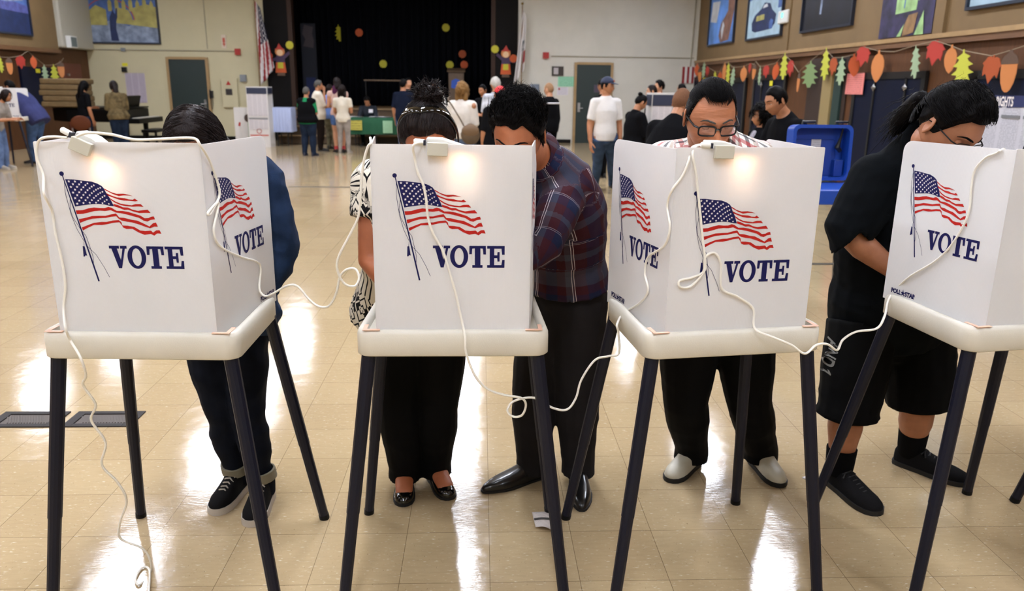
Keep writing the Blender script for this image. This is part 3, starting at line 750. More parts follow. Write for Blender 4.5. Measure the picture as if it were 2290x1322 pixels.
# standing pose in the person's own frame: x right, y forward, z up
def pose(loc, yaw, h, lean=0., hp=.0, hy=0., hr=0., aL='down', aR='down', stance=.085, step=0., bend=0., twist=0., seat=None):
    J = {}
    hz = .53*h if seat is None else seat
    def rot(p, a, c): 
        q = p-c; ca, sa = math.cos(a), math.sin(a); return c+V((q.x, q.y*ca+q.z*sa, -q.y*sa+q.z*ca))
    hip = V((0, -.25*h*math.sin(lean)*.35, hz))
    up = lambda x, y, z: rot(V((x, y+hip.y, z-.53*h+hz)), lean, hip)
    J['hip'] = hip; J['waist'] = up(0, 0, .615*h); J['chest'] = up(0, .005, .72*h); J['sho'] = up(0, -.005, .792*h); J['neck'] = up(0, 0, .845*h)
    J['head'] = rot(V((0, .018, .925*h-.53*h+hz))+V((0, hip.y, 0)), lean*1.05, hip)+V((0, .10*math.sin(hp), -.05*(1-math.cos(hp))))
    for s, n, a in ((-1, 'L', aL), (1, 'R', aR)):
        J['sh'+n] = up(s*.103*h, -.005, .788*h); S = J['sh'+n]; U, Fo = .178*h, .150*h
        if a == 'down': e = S+V((s*.035*h, -.01*h, -U)); w = e+V((0, .035*h, -Fo))
        elif a == 'bent': e = S+V((s*.025*h, .02*h, -U*.97)); w = e+V((-s*.05*h, Fo*.92, .01*h))
        elif a == 'low': e = S+V((s*.03*h, .05*h, -U*.93)); w = e+V((-s*.04*h, Fo*.8, -Fo*.5))
        elif a == 'fold': e = S+V((s*.04*h, .05*h, -U*.9)); w = e+V((-s*.13*h, .06*h, .02*h))
        elif a == 'chin': e = S+V((s*.0*h, .075*h, -U*.85)); w = V((0, J['head'].y+.075*h, J['head'].z-.075*h))
        elif a == 'back': e = S+V((s*.04*h, -.06*h, -U*.9)); w = e+V((-s*.10*h, -.02*h, -.05*h))
        elif a == 'reach': e = S+V((s*.03*h, .09*h, -U*.8)); w = e+V((-s*.02*h, Fo*.9, -.04*h))
        elif a == 'hip': e = S+V((s*.085*h, -.03*h, -U*.85)); w = e+V((-s*.06*h, .06*h, -Fo*.7))
        else: e, w = V(a[0])*h+S, V(a[1])*h+S
        J['el'+n], J['wr'+n] = e, w
        J['hi'+n] = hip+V((s*.052*h, 0, -.02*h))
        if seat is None:
            J['an'+n] = V((s*stance, s*step, .048*h)); J['kn'+n] = (J['hi'+n]+J['an'+n])/2+V((0, .02*h+bend, .01*h))
        else:
            J['kn'+n] = J['hi'+n]+V((s*.03*h, .24*h, .0)); J['an'+n] = V((s*.07*h, J['kn'+n].y-.02*h, .048*h))
    Rz = M.Rotation(yaw, 3, 'Z'); loc = V(loc)
    for k in list(J): J[k] = Rz @ J[k]+loc
    J['hm'] = Rz @ M.Rotation(hy, 3, 'Z') @ M.Rotation(-hp, 3, 'X') @ M.Rotation(hr, 3, 'Y')
    J['fwd'] = Rz @ V((0, 1, 0)); J['h'] = h
    J['toeL'] = Rz @ V((-.18, 1, 0)); J['toeR'] = Rz @ V((.18, 1, 0))
    return J
def chains(J, g=1., fem=False, hg=1., k=0., kt=None):
    """body chains: name -> (points, radii), k adds cloth thickness"""
    h = J['h']; kt = k if kt is None else kt; lat = (J['shR']-J['shL']).normalized(); latH = (J['hiR']-J['hiL']).normalized()
    hipw, wai, che = (.103, .076, .088) if fem else (.097, .086, .098)
    C = {}
    dn = (J['hip']-J['waist']).normalized()
    C['torso'] = ([J['hip']+dn*.035*h, J['hip'], J['hip'].lerp(J['waist'], .55), J['waist'], J['waist'].lerp(J['chest'], .5), J['chest'], J['sho'], J['neck']],
                  [(hipw*.85*h*g*hg+kt, .062*h*g*hg+kt), (hipw*h*g*hg+kt, .070*h*g*hg+kt), (lerp(hipw, wai, .5)*h*g+kt, .066*h*g+kt), (wai*h*g+kt, .062*h*g+kt), (lerp(wai, che, .6)*h*g+kt, .066*h*g+kt), (che*h*(.5+.5*g)+kt, (.070 if not fem else .074)*h*(.4+.6*g)+kt), (.088*h+kt, .050*h*(.6+.4*g)+kt), (.040*h+kt*.6, .038*h+kt*.6)], lat*.5+latH*.5)
    for n in 'LR':
        a, e, w = J['sh'+n], J['el'+n], J['wr'+n]; ga = .6+.4*g
        C['arm'+n] = ([a, a.lerp(e, .5), e, e.lerp(w, .35), w], [.034*h*ga+k, .030*h*ga+k, .0245*h*ga+k, .0245*h*ga+k, .0165*h*ga+k*.8], None)
        p, q, r = J['hi'+n], J['kn'+n], J['an'+n]; gl = (.55+.45*g)*hg
        C['leg'+n] = ([p, p.lerp(q, .5), q, q.lerp(r, .32), q.lerp(r, .75), r], [.058*h*gl+k, .050*h*gl+k, .036*h*gl+k, .036*h*gl+k, .026*h*gl+k, .023*h*gl+k], None)
    return C
def seg_cut(pts, rads, f):
    """first part of a chain up to the fraction f of its length"""
    L = [(pts[i+1]-pts[i]).length for i in range(len(pts)-1)]; tot = sum(L)*f; op = [pts[0]]; orr = [rads[0]]; acc = 0
    for i, l in enumerate(L):
        if acc+l >= tot:
            t = (tot-acc)/l; op.append(pts[i].lerp(pts[i+1], t)); orr.append(lerp(rads[i], rads[i+1], t)); break
        op.append(pts[i+1]); orr.append(rads[i+1]); acc += l
    return op, orr
def wrinkle(me, amp, freq, seed=0, dirs=None):
    if amp <= 0: return
    me.update(); nn = [v.normal.copy() for v in me.vertices]
    for v, n in zip(me.vertices, nn):
        p = v.co*freq+V((seed, seed*1.7, 0))
        r = 1-abs(NZ.noise(V((p.x, p.y, p.z*1.6))))*2
        v.co += n*(amp*(r*.7+NZ.noise(p*.5)))
def fab_attr(me, chs, use_yoke=True):
    """woven pattern coordinates: around and along the nearest limb"""
    segs = []
    for pts, rads, ref in chs:
        acc = 0; rm = sum((r[0]+r[1])/2 if isinstance(r, tuple) else r for r in rads)/len(rads)
        for i in range(len(pts)-1):
            a, b = pts[i], pts[i+1]; l = (b-a).length
            if l < 1e-5: continue
            d = (b-a)/l; x = (V(ref) if ref is not None else V((.3, -1, .2))); x = (x-d*x.dot(d)).normalized(); y = d.cross(x)
            rr = rads[i]; rr = (rr[0]+rr[1])/2 if isinstance(rr, tuple) else rr
            segs.append((a, d, l, acc, x, y, rm, rr, use_yoke and ref is not None and i >= len(pts)-3)); acc += l
    at = me.attributes.new('fab', 'FLOAT_VECTOR', 'POINT')
    for i, v in enumerate(me.vertices):
        best = None
        for a, d, l, acc, x, y, rm, rr, yoke in segs:
            q = v.co-a; t = max(-.03, min(l+.03, q.dot(d))); c = q-d*t; dist = c.length/rr
            if best is None or dist < best[0]: best = (dist, c.dot(x), acc+t*.5+c.dot(y)) if yoke else (dist, math.atan2(c.dot(y), c.dot(x))*rm, acc+t)
        at.data[i].vector = (best[1], best[2], 0)
def mb_of(chlist, n=14):
    mb = MB()
    for pts, rads, ref in chlist: mb.tube(pts, rads, n, ref=ref, round_=True)
    return mb
M_EYE = None
def person(label, J, skin='#a9714f', shirt=None, sleeve=.5, pants=None, legs=1.0, shoes=None, sole=None, sstyle='trainer', lace=None, hair=None, hairc=None, g=1., fem=False, hg=1.,
           vox=.013, hi=False, hem=.06, loose=.014, flare=.0, hands=(.35, .35), jaw=.30, group=None, wr=0., fab=False, shoeL=.27, hscale=1., collar=None, hs=1., bare=False, foot=True, thick=1., brows=True, eyes=True, palm=(None, None), base=None, sleeve_r=.010, pant_r=.012, nosec=1., lift=0., lid=.0055, neckup=.012):
    h = J['h']
    base = V(((J['anL'].x+J['anR'].x)/2, (J['anL'].y+J['anR'].y)/2, 0)) if base is None else base
    t = thing('person', label, 'person', base, 0, group)
    M_SKIN = skin if not isinstance(skin, str) else mat('skin '+skin, skin, .5, noise=.08, nscale=30, bump=.12, bscale=260)
    C = chains(J, g, fem, hg)
    # body: one continuous skin
    mb = MB()
    shr = .014 if (pants is not None and legs > .9) else 0.
    for k in ('torso', 'armL', 'armR', 'legL', 'legR'): pts, rads, ref = C[k]; mb.tube(pts, [r-shr for r in rads] if k[:3] == 'leg' else rads, 14, ref=ref, round_=True)
    hm = J['hm']; hc = J['head']; S = h/1.72*hscale*1.0
    nk = hc+hm @ V((0, -.018, -.075))*S
    mb.tube([J['neck']-(nk-J['neck'])*.2, J['neck'].lerp(nk, .5), nk], [.036*h*thick, .033*h*thick, .034*h*thick], 14, round_=True)
    if foot:
        for n in 'LR':
            d = V((J['toe'+n].x, J['toe'+n].y, 0)).normalized(); a = J['an'+n]
            mb.tube([a+V((0, 0, .02)), a-d*.03+V((0, 0, -.045)), a+d*.03+V((0, 0, -.035)), a+d*.10+V((0, 0, -.05))], [.024*h, .026, .03, .022], 10, round_=True)
    if sstyle == 'pump' and shoes is not None:
        for n in 'LR':
            d = V((J['toe'+n].x, J['toe'+n].y, 0)).normalized(); a = J['an'+n]; mb.tube([a+V((0, 0, .03)), a+d*.015-V((0, 0, .012)), a+d*.06-V((0, 0, .034)), a+d*.115-V((0, 0, .052))], [(.033, .034), (.036, .034), (.038, .026), (.036, .018)], 14, ref=V((d.y, -d.x, 0)), round_=True)
    me = fuse(mb, vox, 3)
    ex = MB(); ex.v = [v.co.copy() for v in me.vertices]; ex.f = [tuple(p.vertices) for p in me.polygons]; ex.mi = [0]*len(ex.f); bpy.data.meshes.remove(me)
    hd = head_mb(hi, True, jaw, nosec, lid); hd.v = [hc+hm @ (q*S) for q in hd.v]; ex.join(hd)
    for n, s, cu, pm in (('L', -1, hands[0], palm[0]), ('R', 1, hands[1], palm[1])):
        d = (J['wr'+n]-J['el'+n]).normalized(); pn = V(pm) if pm is not None else ((J['chest']-J['wr'+n])*.8+V((0, 0, -.3)))
        hand(ex, J['wr'+n], d, pn, s, cu, h/1.75*hs)
    ex.build('body', M_SKIN, t, world=True, angle=180)
    me_eye = M_EYEW
    if eyes:
        for s in (-1, 1):
            mb = MB(); mb.ell((s*.031, .0718, .0), .0128, None, 14, 10); mb.v = [hc+hm @ (q*S) for q in mb.v]; e = mb.build('eye', M_EYEW, t, world=True)
            mb = MB(); mb.ell((s*.031, .0815, -.002), (.0058, .0036, .0058), None, 12, 8); mb.v = [hc+hm @ (q*S) for q in mb.v]; (mb.build('iris', M_IRIS, e, world=True) if lid > .002 else None)
    if brows and hairc is not None:
        for s in (-1, 1):
            mb = MB(); pts = [V((s*x, face_y(s*x, z)+.0008, z)) for x, z in ((.011, .0235), (.022, .0265), (.034, .0285), (.044, .0255), (.052, .018))]
            mb.tube([hc+hm @ (q*S) for q in pts], [(.0012*S, .0022*S), (.0018*S, .0034*S), (.0018*S, .0034*S), (.0014*S, .0026*S), (.0008*S, .0012*S)], 8, ref=hm @ V((0, 1, 0))); mb.build('eyebrow', hairc, t, world=True)
    # shirt
    if shirt is not None:
        K = chains(J, g, fem, hg, sleeve_r, loose); ch = []
        pts, rads, ref = K['torso']; dn = (J['hip']-J['waist']).normalized()
        pts = list(pts); rads = list(rads); pts[0] = J['hip']+dn*hem*h; 
        if hem < 0: pts = pts[1:]; rads = rads[1:]; pts[0] = J['hip']+dn*hem*h
        if bare: pts, rads = pts[:-1], rads[:-1]
        rads[-1] = tuple(x*.92 for x in rads[-1])
        ch.append((pts, rads, ref))
        if sleeve > 0:
            for n in 'LR':
                p, r, ref2 = K['arm'+n]; p, r = seg_cut(p, r, sleeve); ch.append((p, [x+(.006 if sleeve < .6 else 0.0)*(i/len(r)) for i, x in enumerate(r)], None))
                ch.append(([J['sho'].lerp(J['sh'+n], .2), J['sh'+n]], [.036*h+sleeve_r, r[0]], None))
        mb = MB(); pts, rads, ref = ch[0]; e_ = pts[-1]-pts[-2]; mb.tube(pts+[pts[-1]+(nk-pts[-1]).normalized()*neckup], rads+[tuple(x*(.8 if neckup < .02 else 1.05) for x in rads[-1])], 18, ref=ref)
        for pts, rads, ref in ch[1:]: mb.tube(pts, rads, 14)
        if sleeve > 0:
            for n in 'LR': mb.ell(J['sh'+n], .034*h*(.6+.4*g)+sleeve_r+.001, None, 16, 10)
        me = fuse(mb, vox, 3); wrinkle(me, wr, 9., len(label))
        if fab: fab_attr(me, ch, fab != 'round')
        me.materials.append(shirt); me.transform(world_of(t).inverted()); place('shirt', me, t, angle=180)
        if collar is not None:
            mb = MB(); ax = (nk-J['neck']).normalized(); p = J['neck']+ax*.01
            mb.tube([p-ax*.035, p, p+ax*.016], [.050*h, .042*h, .038*h], 24, cap=False); co_ = mb.build('collar', collar, t, world=True, solid=.004); at = co_.data.attributes.new('fab', 'FLOAT_VECTOR', 'POINT')
            for i_, v_ in enumerate(co_.data.vertices): at.data[i_].vector = (v_.co.x+.02, v_.co.z+v_.co.y, 0)
    if pants is not None:
        K = chains(J, g, fem, hg, pant_r, .006); mb = MB(); pts, rads, ref = K['torso']
        mb.tube(pts[:3], [tuple(x-.004 for x in r) for r in rads[:3]], 16, ref=ref, round_=True)
        for n in 'LR':
            p, r, _ = K['leg'+n]; p, r = seg_cut(p+[p[-1]+V((0, 0, -.03*h))], r+[r[-1]], legs); r = [x+flare*(i/len(r)) for i, x in enumerate(r)]; mb.tube(p, r, 14)
        me = fuse(mb, vox, 3); wrinkle(me, wr*.8, 8., len(label)+3); me.materials.append(pants); me.transform(world_of(t).inverted()); place('shorts' if legs < .7 else 'trousers', me, t, angle=180)
    if shoes is not None:
        for n in 'LR': shoe(t, J['an'+n], J['toe'+n], sstyle, shoes, sole or shoes, shoeL*h/1.75, lace=lace, lift=lift)
    if hair is not None:
        hbs = hair()
        for nm, mbx, mm in (hbs if isinstance(hbs, list) else [('hair', hbs, hairc)]):
            mbx.v = [hc+hm @ (q*S) for q in mbx.v]; mbx.build(nm, mm, t, world=True, angle=180, solid=0)
    t['_x'] = 0; del t['_x']
    return t, (lambda q: hc+hm @ (V(q)*S))
M_EYEW = mat('eye white', '#d9d2c8', .25); M_IRIS = mat('dark iris', '#1d120c', .15)
def hair_mat(name, c, rough=.5, spec=.14):
    if name in MATS: return MATS[name]
    t = NT(name); t.b.inputs['Roughness'].default_value = rough; t.b.inputs['Specular IOR Level'].default_value = spec
    co = t.coord(); n = t.noise(co, 160, 2); c = hexc(c)
    t.l(t.ramp(n, tuple(x*.6 for x in c[:3])+(1,), tuple(min(1, x*1.5) for x in c[:3])+(1,)), t.b.inputs['Base Color']); t.bump(t.noise(t.vmap(co, (1, 1, .25)), 300, 2), .5, .003)
    MATS[name] = t.m; return t.m
H_BLACK = hair_mat('black hair', '#080606', .5, .07); H_BROWN = hair_mat('dark brown hair', '#170d0a', .45, .16); H_GREY = hair_mat('grey hair', '#4a4743', .6); H_BLOND = hair_mat('honey blonde hair', '#7a5a33', .5)
H_MAG = hair_mat('magenta dyed hair', '#4a1a3c', .5); H_LIGHT = hair_mat('pale grey hair', '#a8a39a', .6); H_STUB = hair_mat('shaved stubble', '#6b4a35', .8)
def h_short(scale=1.10, disp=.010, seed=0): return lambda: cap_mb(scale, hairline, 40, 28, disp, seed)
def longline(az): 
    a = abs(az)*180/PI
    return .072 if a < 28 else lerp(.072, -.07, min(1, (a-28)/35))
def h_long(drop=.30, width=.085, thick=.05, seed=0, back=-.055):
    def f():
        m = cap_mb(1.14, longline, 40, 28, .008, seed)
        rnd = random.Random(seed)
        m.tube([V((0, -.03, .06)), V((0, back, -.02)), V((0, back-.025, -.10)), V((0, back-.03, -.10-drop*.5)), V((0, back-.02, -.10-drop))], [(.07, .05), (width, thick+.012), (width*1.05, thick), (width, thick*.8), (width*.55, thick*.4)], 18, ref=(1, 0, 0), round_=True)
        strands(m, 120, pick_cap(longline), lambda q, r: V((q.x*2, -.05, -1)), .28+drop*.2, .004, .004, 5, base=1.14, seed=seed)
        return m
    return f
def h_bun(seed=0, top=False, r=.036):
    def f():
        m = cap_mb(1.10, hairline, 40, 28, .004, seed); m.ell((0, -.070, .105) if top else (0, -.105, .02), (r, r, r*.9), None, 14, 10, lambda q: q*(1+.12*NZ.noise(q*60)))
        return m
    return f
def h_curly(vol=.04, drop=.10, seed=0):
    def f():
        m = MB(); m.ell((0, -.015, .03), (HR[0]+vol, HR[1]+vol*.9, HR[2]+vol*.6), None, 56, 44, lambda q: q*(1+.20*NZ.noise(q*40)+.12*NZ.noise(q*85)))
        # open the face
        k = [not (q.y > .035 and q.z < .068 and abs(q.x) < .085) and q.z > -.085-drop*.4 for q in m.v]
        fs = [f for f in m.f if all(k[i] for i in f)]
        used = sorted({i for f in fs for i in f}); ix = {i: j for j, i in enumerate(used)}
        o = MB(); o.add([m.v[i] for i in used], [tuple(ix[i] for i in f) for f in fs]); 
        rb = (HR[0]+vol, HR[1]+vol*.9, HR[2]+vol*.6)
        strands(o, 260, pick_cap(lambda az: .03 if abs(az) < .9 else -.07, 0, rad=rb), lambda q, r: V((r.uniform(-1, 1), r.uniform(-1, 1), -.8)), .07, .012, .0045, 5, rad=rb, base=1.0, seed=seed+40, curl=.012)
        for s in (-1, 0, 1): o.ell((s*.065, -.045, -.06-drop*.5), (.05, .05, .06+drop*.6), None, 18, 14, lambda q: q*(1+.2*NZ.noise(q*45+V((s, 0, 0)))))
        return o
    return f
def h_bald(): return None
# ------------------------------------------------------------------ the five voters at the booths
from mathutils.bvhtree import BVHTree
def hmat(yaw, pitch, roll=0.): return M.Rotation(yaw, 3, 'Z') @ M.Rotation(-pitch, 3, 'X') @ M.Rotation(roll, 3, 'Y')
def fabric(name, build, rough=.85):
    t = NT(name); t.b.inputs['Roughness'].default_value = rough; t.b.inputs['Specular IOR Level'].default_value = .2
    at = t.n('ShaderNodeAttribute'); at.attribute_name = 'fab'; x, y, z = t.xyz(at.outputs['Vector'])
    def band(c, period, a, b):
        f = t.math('FRACT', t.math('ADD', t.math('DIVIDE', c, period), 20))
        return t.math('MULTIPLY', t.math('GREATER_THAN', f, a), t.math('LESS_THAN', f, b))
    t.l(build(t, x, y, band), t.b.inputs['Base Color']); t.bump(t.noise(t.coord(), 420, 2), .25, .002)
    return t.m
def f_plaid_dark(t, u, v, band):
    def layer(c, off, P=.15):
        c = t.math('ADD', c, off)
        k = t.mix(band(c, P, .0, .30), '#37121a', '#121a36'); k = t.mix(band(c, P, .52, .70), k, '#41414c'); return k
    c = t.mix(.5, layer(u, .04), layer(v, .02))
    for a, b in ((.40, .412), (.455, .467)): c = t.mix(band(u, .15, a, b), c, '#c9bfc0')
    for a, b in ((.86, .868), (.90, .908)): c = t.mix(t.math('MULTIPLY', band(v, .15, a, b), .6), c, '#b3a7ab')
    return c
def f_plaid_light(t, u, v, band):
    c = t.mix(0., '#e6e0d8', '#e6e0d8')
    for cc in (u, v):
        c = t.mix(t.math('MULTIPLY', band(cc, .088, .02, .20), .72), c, '#a32f30'); c = t.mix(t.math('MULTIPLY', band(cc, .088, .34, .52), .65), c, '#9c8a76'); c = t.mix(t.math('MULTIPLY', band(cc, .088, .66, .82), .8), c, '#20242e')
    return c
def f_geo(t, u, v, band):
    a = t.math('ABSOLUTE', t.math('SUBTRACT', t.math('FRACT', t.math('ADD', t.math('DIVIDE', u, .085), 20)), .5)); b = t.math('ABSOLUTE', t.math('SUBTRACT', t.math('FRACT', t.math('ADD', t.math('DIVIDE', v, .11), 20)), .5))
    st = t.math('MULTIPLY', t.math('FLOOR', t.math('MULTIPLY', b, 16)), 1/16)
    k = t.math('GREATER_THAN', a, st); q = t.math('GREATER_THAN', t.math('FRACT', t.math('MULTIPLY', t.math('ADD', a, b), 3.4)), .72)
    return t.mix(t.math('ABSOLUTE', t.math('SUBTRACT', k, q)), '#0c0b0c', '#d9d0be')
M_PLAIDD = fabric('dark plaid cotton', f_plaid_dark); M_PLAIDL = fabric('light checked cotton', f_plaid_light); M_GEO = fabric('black and cream geometric print', f_geo)
M_DENIM = mat('blue denim', '#1d2c45', .8, spec=.08, noise=.35, nscale=14, bump=.35, bscale=500); M_JEANS = mat('dark indigo jeans', '#0f131d', .8, spec=.08, noise=.3, nscale=12, bump=.3, bscale=500)
M_BLKCLOTH = mat('black trouser cloth', '#0b0b0c', .75, spec=.08, bump=.15, bscale=400); M_CHARCOAL = mat('charcoal trouser cloth', '#1f1d1e', .75, spec=.08, noise=.12, nscale=10, bump=.2, bscale=420)
M_BLKTEE = mat('washed black cotton', '#090c0f', .9, spec=.08, noise=.15, nscale=8, bump=.15, bscale=420)
M_CUFF = mat('pale turned cuff', '#77715f', .9, bump=.3, bscale=400)
M_SHOEBLK = mat('black suede', '#131213', .8, spec=.08, bump=.3, bscale=300); M_RUBBER = mat('off white rubber', '#a99f92', .5); M_LACE = mat('grey white laces', '#a59d90', .8)
M_PATENT = mat('black patent leather', '#080707', .12, coat=.6); M_LEATHER = mat('polished black leather', '#0e0d0d', .28, coat=.3); M_WHITEBOOT = mat('white boot leather', '#b9b3a0', .4, noise=.1, nscale=12); M_SOLEBLK = mat('black shoe sole', '#0b0a0a', .6)
def face_joints(Y, **kw): return {k: aty(x, y, yy) for k, (x, y, yy) in kw.items()}
# --- person in the denim jacket behind the far left booth
J = face_joints(0, hip=(497, 700, 2.87), waist=(487, 600, 2.79), chest=(470, 470, 2.68), sho=(462, 400, 2.62), neck=(452, 365, 2.58), head=(438, 322, 2.50), shL=(574, 405, 2.66), elL=(622, 550, 2.68), wrL=(578, 655, 2.62),
                shR=(350, 405, 2.62), elR=(310, 545, 2.6), wrR=(385, 640, 2.42), hiL=(545, 715, 2.87), hiR=(455, 715, 2.87), knL=(553, 925, 2.80), knR=(497, 920, 2.82))
J.update(anL=V((-.86, 2.82, .085)), anR=V((-.985, 2.90, .085)), toeL=V((-.02, -1, 0)), toeR=V((-.22, -1, 0)), hm=hmat(PI+.05, .62), h=1.62)
def hair_w1():
    m = cap_mb(1.16, longline, 120, 84, .004, 3)
    for s in (-1, 1): m.tube([V((s*.05, -.03, .02)), V((s*.085, -.02, -.06)), V((s*.088, .0, -.16)), V((s*.08, .03, -.26))], [(.03, .05), (.03, .06), (.03, .05), (.015, .03)], 12, ref=(1, 0, 0), round_=True)
    m.tube([V((0, -.06, .02)), V((0, -.085, -.08)), V((0, -.085, -.22))], [(.06, .04), (.085, .035), (.06, .02)], 14, ref=(1, 0, 0), round_=True)
    def d(q, r): return V(((1 if q.x > -.012 else -1)*1.6, -.25, -.9+.4*(q.y < 0)))
    strands(m, 1500, pick_cap(longline, -.01, cond=lambda q: True), d, .16, .004, .0011, 7, base=1.17, seed=5, rise=lambda t: .3+.7*math.sin(PI*t))
    return m
person('person in a blue denim jacket and dark jeans voting behind the far left booth', J, skin='#a06a4a', shirt=M_DENIM, sleeve=.97, pants=M_JEANS, shoes=M_SHOEBLK, sole=M_RUBBER, sstyle='sneaker', lace=M_LACE, hair=hair_w1, hairc=H_BROWN,
       g=1.12, fem=True, hg=1.0, vox=.008, hi=True, hem=.03, loose=.03, wr=.012, sleeve_r=.030, pant_r=.0, lid=.001, shoeL=.275)
pw1 = [o for o in COL.objects if o.name.startswith('person')][-1]
for n in 'LR':
    mb = MB(); a = J['an'+n]; k = J['kn'+n]; d = (k-a).normalized()
    mb.tube([a+d*.018, a+d*.02, a+d*.055, a+d*.057], [.050, .056, .055, .049], 18, cap=False); mb.build('turned_cuff', M_CUFF, pw1, world=True, solid=.004)
# --- person with the shiny headband behind the second booth
J = face_joints(0, hip=(935, 700, 2.88), waist=(935, 600, 2.80), chest=(935, 480, 2.70), sho=(938, 408, 2.64), neck=(945, 370, 2.60), head=(957, 306, 2.47), shR=(842, 412, 2.66), elR=(829, 585, 2.60), wrR=(905, 660, 2.44),
                shL=(1035, 410, 2.66), elL=(1050, 560, 2.62), wrL=(985, 650, 2.44), hiL=(978, 715, 2.88), hiR=(890, 715, 2.88), knL=(978, 915, 2.90), knR=(893, 915, 2.88))
J.update(anL=V((-.185, 2.965, .088)), anR=V((-.312, 2.93, .088)), toeL=V((.42, -1, 0)), toeR=V((.05, -1, 0)), hm=hmat(PI-.02, .68, .10), h=1.60)
def hair_w2():
    m = cap_mb(1.17, hairline, 140, 100, .002, 1)
    bun = V((-.02, -.062, .118))
    def d(q, r): return (bun-q)+V((0, -.01, 0))
    strands(m, 1700, pick_cap(hairline, .0), d, .12, .003, .0009, 6, base=1.175, seed=3)
    m.ell(bun, (.045, .036, .034), None, 22, 16, lambda q: q*(1+.22*NZ.noise(q*60)))
    rnd = random.Random(4)
    for _ in range(420):
        a, e = rnd.uniform(0, 6.28), rnd.uniform(-1.2, 1.3); p = bun+V((math.cos(a)*math.cos(e)*.044, math.sin(a)*math.cos(e)*.036, math.sin(e)*.034)); n = (p-bun).normalized(); tx = n.cross(V((rnd.uniform(-1, 1), rnd.uniform(-1, 1), rnd.uniform(-1, 1)))).normalized()
        pts = [p+n*(.006*math.sin(k*1.7+a))+tx*(.009*k)+n*(.006*k*(rnd.random() < .3)) for k in range(5)]; m.tube(pts, [.0012, .0012, .001, .0008, .0004], 3, cap=False)
    hb = MB(); vs = []; N = 40
    for i in range(N+1):
        a = math.radians(-18+216*i/N)
        for w_, o in ((-.0155, .0), (-.014, .003), (0, .0055), (.014, .003), (.0155, 0)):
            r1, r2 = HR[0]+.0215+o, HR[2]+.0205+o; vs.append(V((r1*math.cos(a), .020+w_-.030*abs(math.cos(a)), r2*math.sin(a)-.004)))
    hb.add(vs, [(i*5+k, i*5+k+1, i*5+k+6, i*5+k+5) for i in range(N) for k in range(4)])
    return [('hair', m, H_BROWN), ('headband', hb, mat('glossy black headband', '#060505', .06, coat=.8))]
pw2, loc2 = person('person with a glossy black headband and patterned blouse behind the second booth', J, skin='#a8623f', shirt=M_GEO, sleeve=.24, pants=M_BLKCLOTH, shoes=M_PATENT, sole=M_SOLEBLK, sstyle='pump', hair=hair_w2, hairc=H_BROWN,
       g=1.28, fem=True, hg=1.05, vox=.008, hi=True, hem=.015, loose=.045, wr=.004, sleeve_r=.026, pant_r=.012, flare=.012, fab=True, shoeL=.25, lid=.001)
# --- person in the dark plaid shirt leaning in from the right of the second booth
J = face_joints(0, hip=(1264, 655, 2.99), waist=(1258, 570, 2.95), chest=(1243, 455, 2.85), sho=(1222, 390, 2.78), neck=(1195, 345, 2.70), head=(1161, 297, 2.52), shL=(1272, 408, 2.74), elL=(1218, 545, 2.52), wrL=(1120, 600, 2.42),
                shR=(1160, 400, 2.92), elR=(1120, 520, 2.75), wrR=(1070, 600, 2.5), hiL=(1290, 672, 2.95), hiR=(1232, 672, 3.03), knL=(1290, 880, 2.92), knR=(1195, 880, 2.95))
J.update(anL=V((.414, 2.965, .09)), anR=V((.225, 2.995, .09)), toeL=V((-.06, -1, 0)), toeR=V((-1, -.56, 0)), hm=hmat(PI-.40, .56, -.10), h=1.74)
def hair_m2():
    ln = lambda az: hairline(az)+(.004*math.sin(az*9))
    m = cap_mb(1.07, ln, 140, 100, .006, 7, top=2.6)
    def d(q, r): return V((q.x*4+r.uniform(-.5, .5), -.35+r.uniform(-.4, .4) if q.y > .03 else r.uniform(-.5, .3), .55))
    strands(m, 1500, pick_cap(ln, .005, cond=lambda q: q.z > .03), d, .055, .022, .0016, 5, base=1.12, seed=8)
    strands(m, 200, pick_cap(ln, .01, cond=lambda q: q.z > .045), d, .045, .030, .0014, 5, base=1.14, seed=18)
    def d2(q, r): return V((r.uniform(-.3, .3), r.uniform(-.2, .3), -1))
    strands(m, 900, pick_cap(ln, .0, zmax=.05), d2, .016, .003, .0012, 4, base=1.06, seed=9)
    return m
person('person in a dark plaid shirt leaning in at the right side of the second booth', J, skin='#a5633f', shirt=M_PLAIDD, sleeve=.95, pants=M_CHARCOAL, shoes=M_LEATHER, sole=M_SOLEBLK, sstyle='dress', hair=hair_m2, hairc=H_BLACK,
       g=1.05, vox=.008, hi=True, hem=-.03, loose=.022, wr=.006, sleeve_r=.020, pant_r=.020, flare=.012, fab='round', collar=M_PLAIDD, shoeL=.285, lid=.001)
# --- person with glasses behind the third booth
J = face_joints(0, hip=(1605, 700, 2.90), waist=(1601, 610, 2.82), chest=(1597, 450, 2.68), sho=(1592, 352, 2.60), neck=(1590, 318, 2.53), head=(1588, 261, 2.40), shL=(1688, 372, 2.60), elL=(1735, 540, 2.62), wrL=(1650, 640, 2.42),
                shR=(1490, 372, 2.60), elR=(1450, 540, 2.60), wrR=(1540, 640, 2.42), hiL=(1660, 715, 2.90), hiR=(1545, 715, 2.90), knL=(1675, 900, 2.95), knR=(1533, 900, 2.95))
J.update(anL=V((1.232, 3.075, .09)), anR=V((.925, 3.08, .09)), toeL=V((.16, -1, 0)), toeR=V((-.95, -1, 0)), hm=hmat(PI+.02, .40, .03), h=1.70)
def wl(az):
    a = abs(az)*180/PI
    return .072 if a < 22 else (lerp(.072, .090, (a-22)/16) if a < 38 else (lerp(.090, .066, (a-38)/20) if a < 58 else (lerp(.066, -.02, (a-58)/20) if a < 78 else hairline(az))))
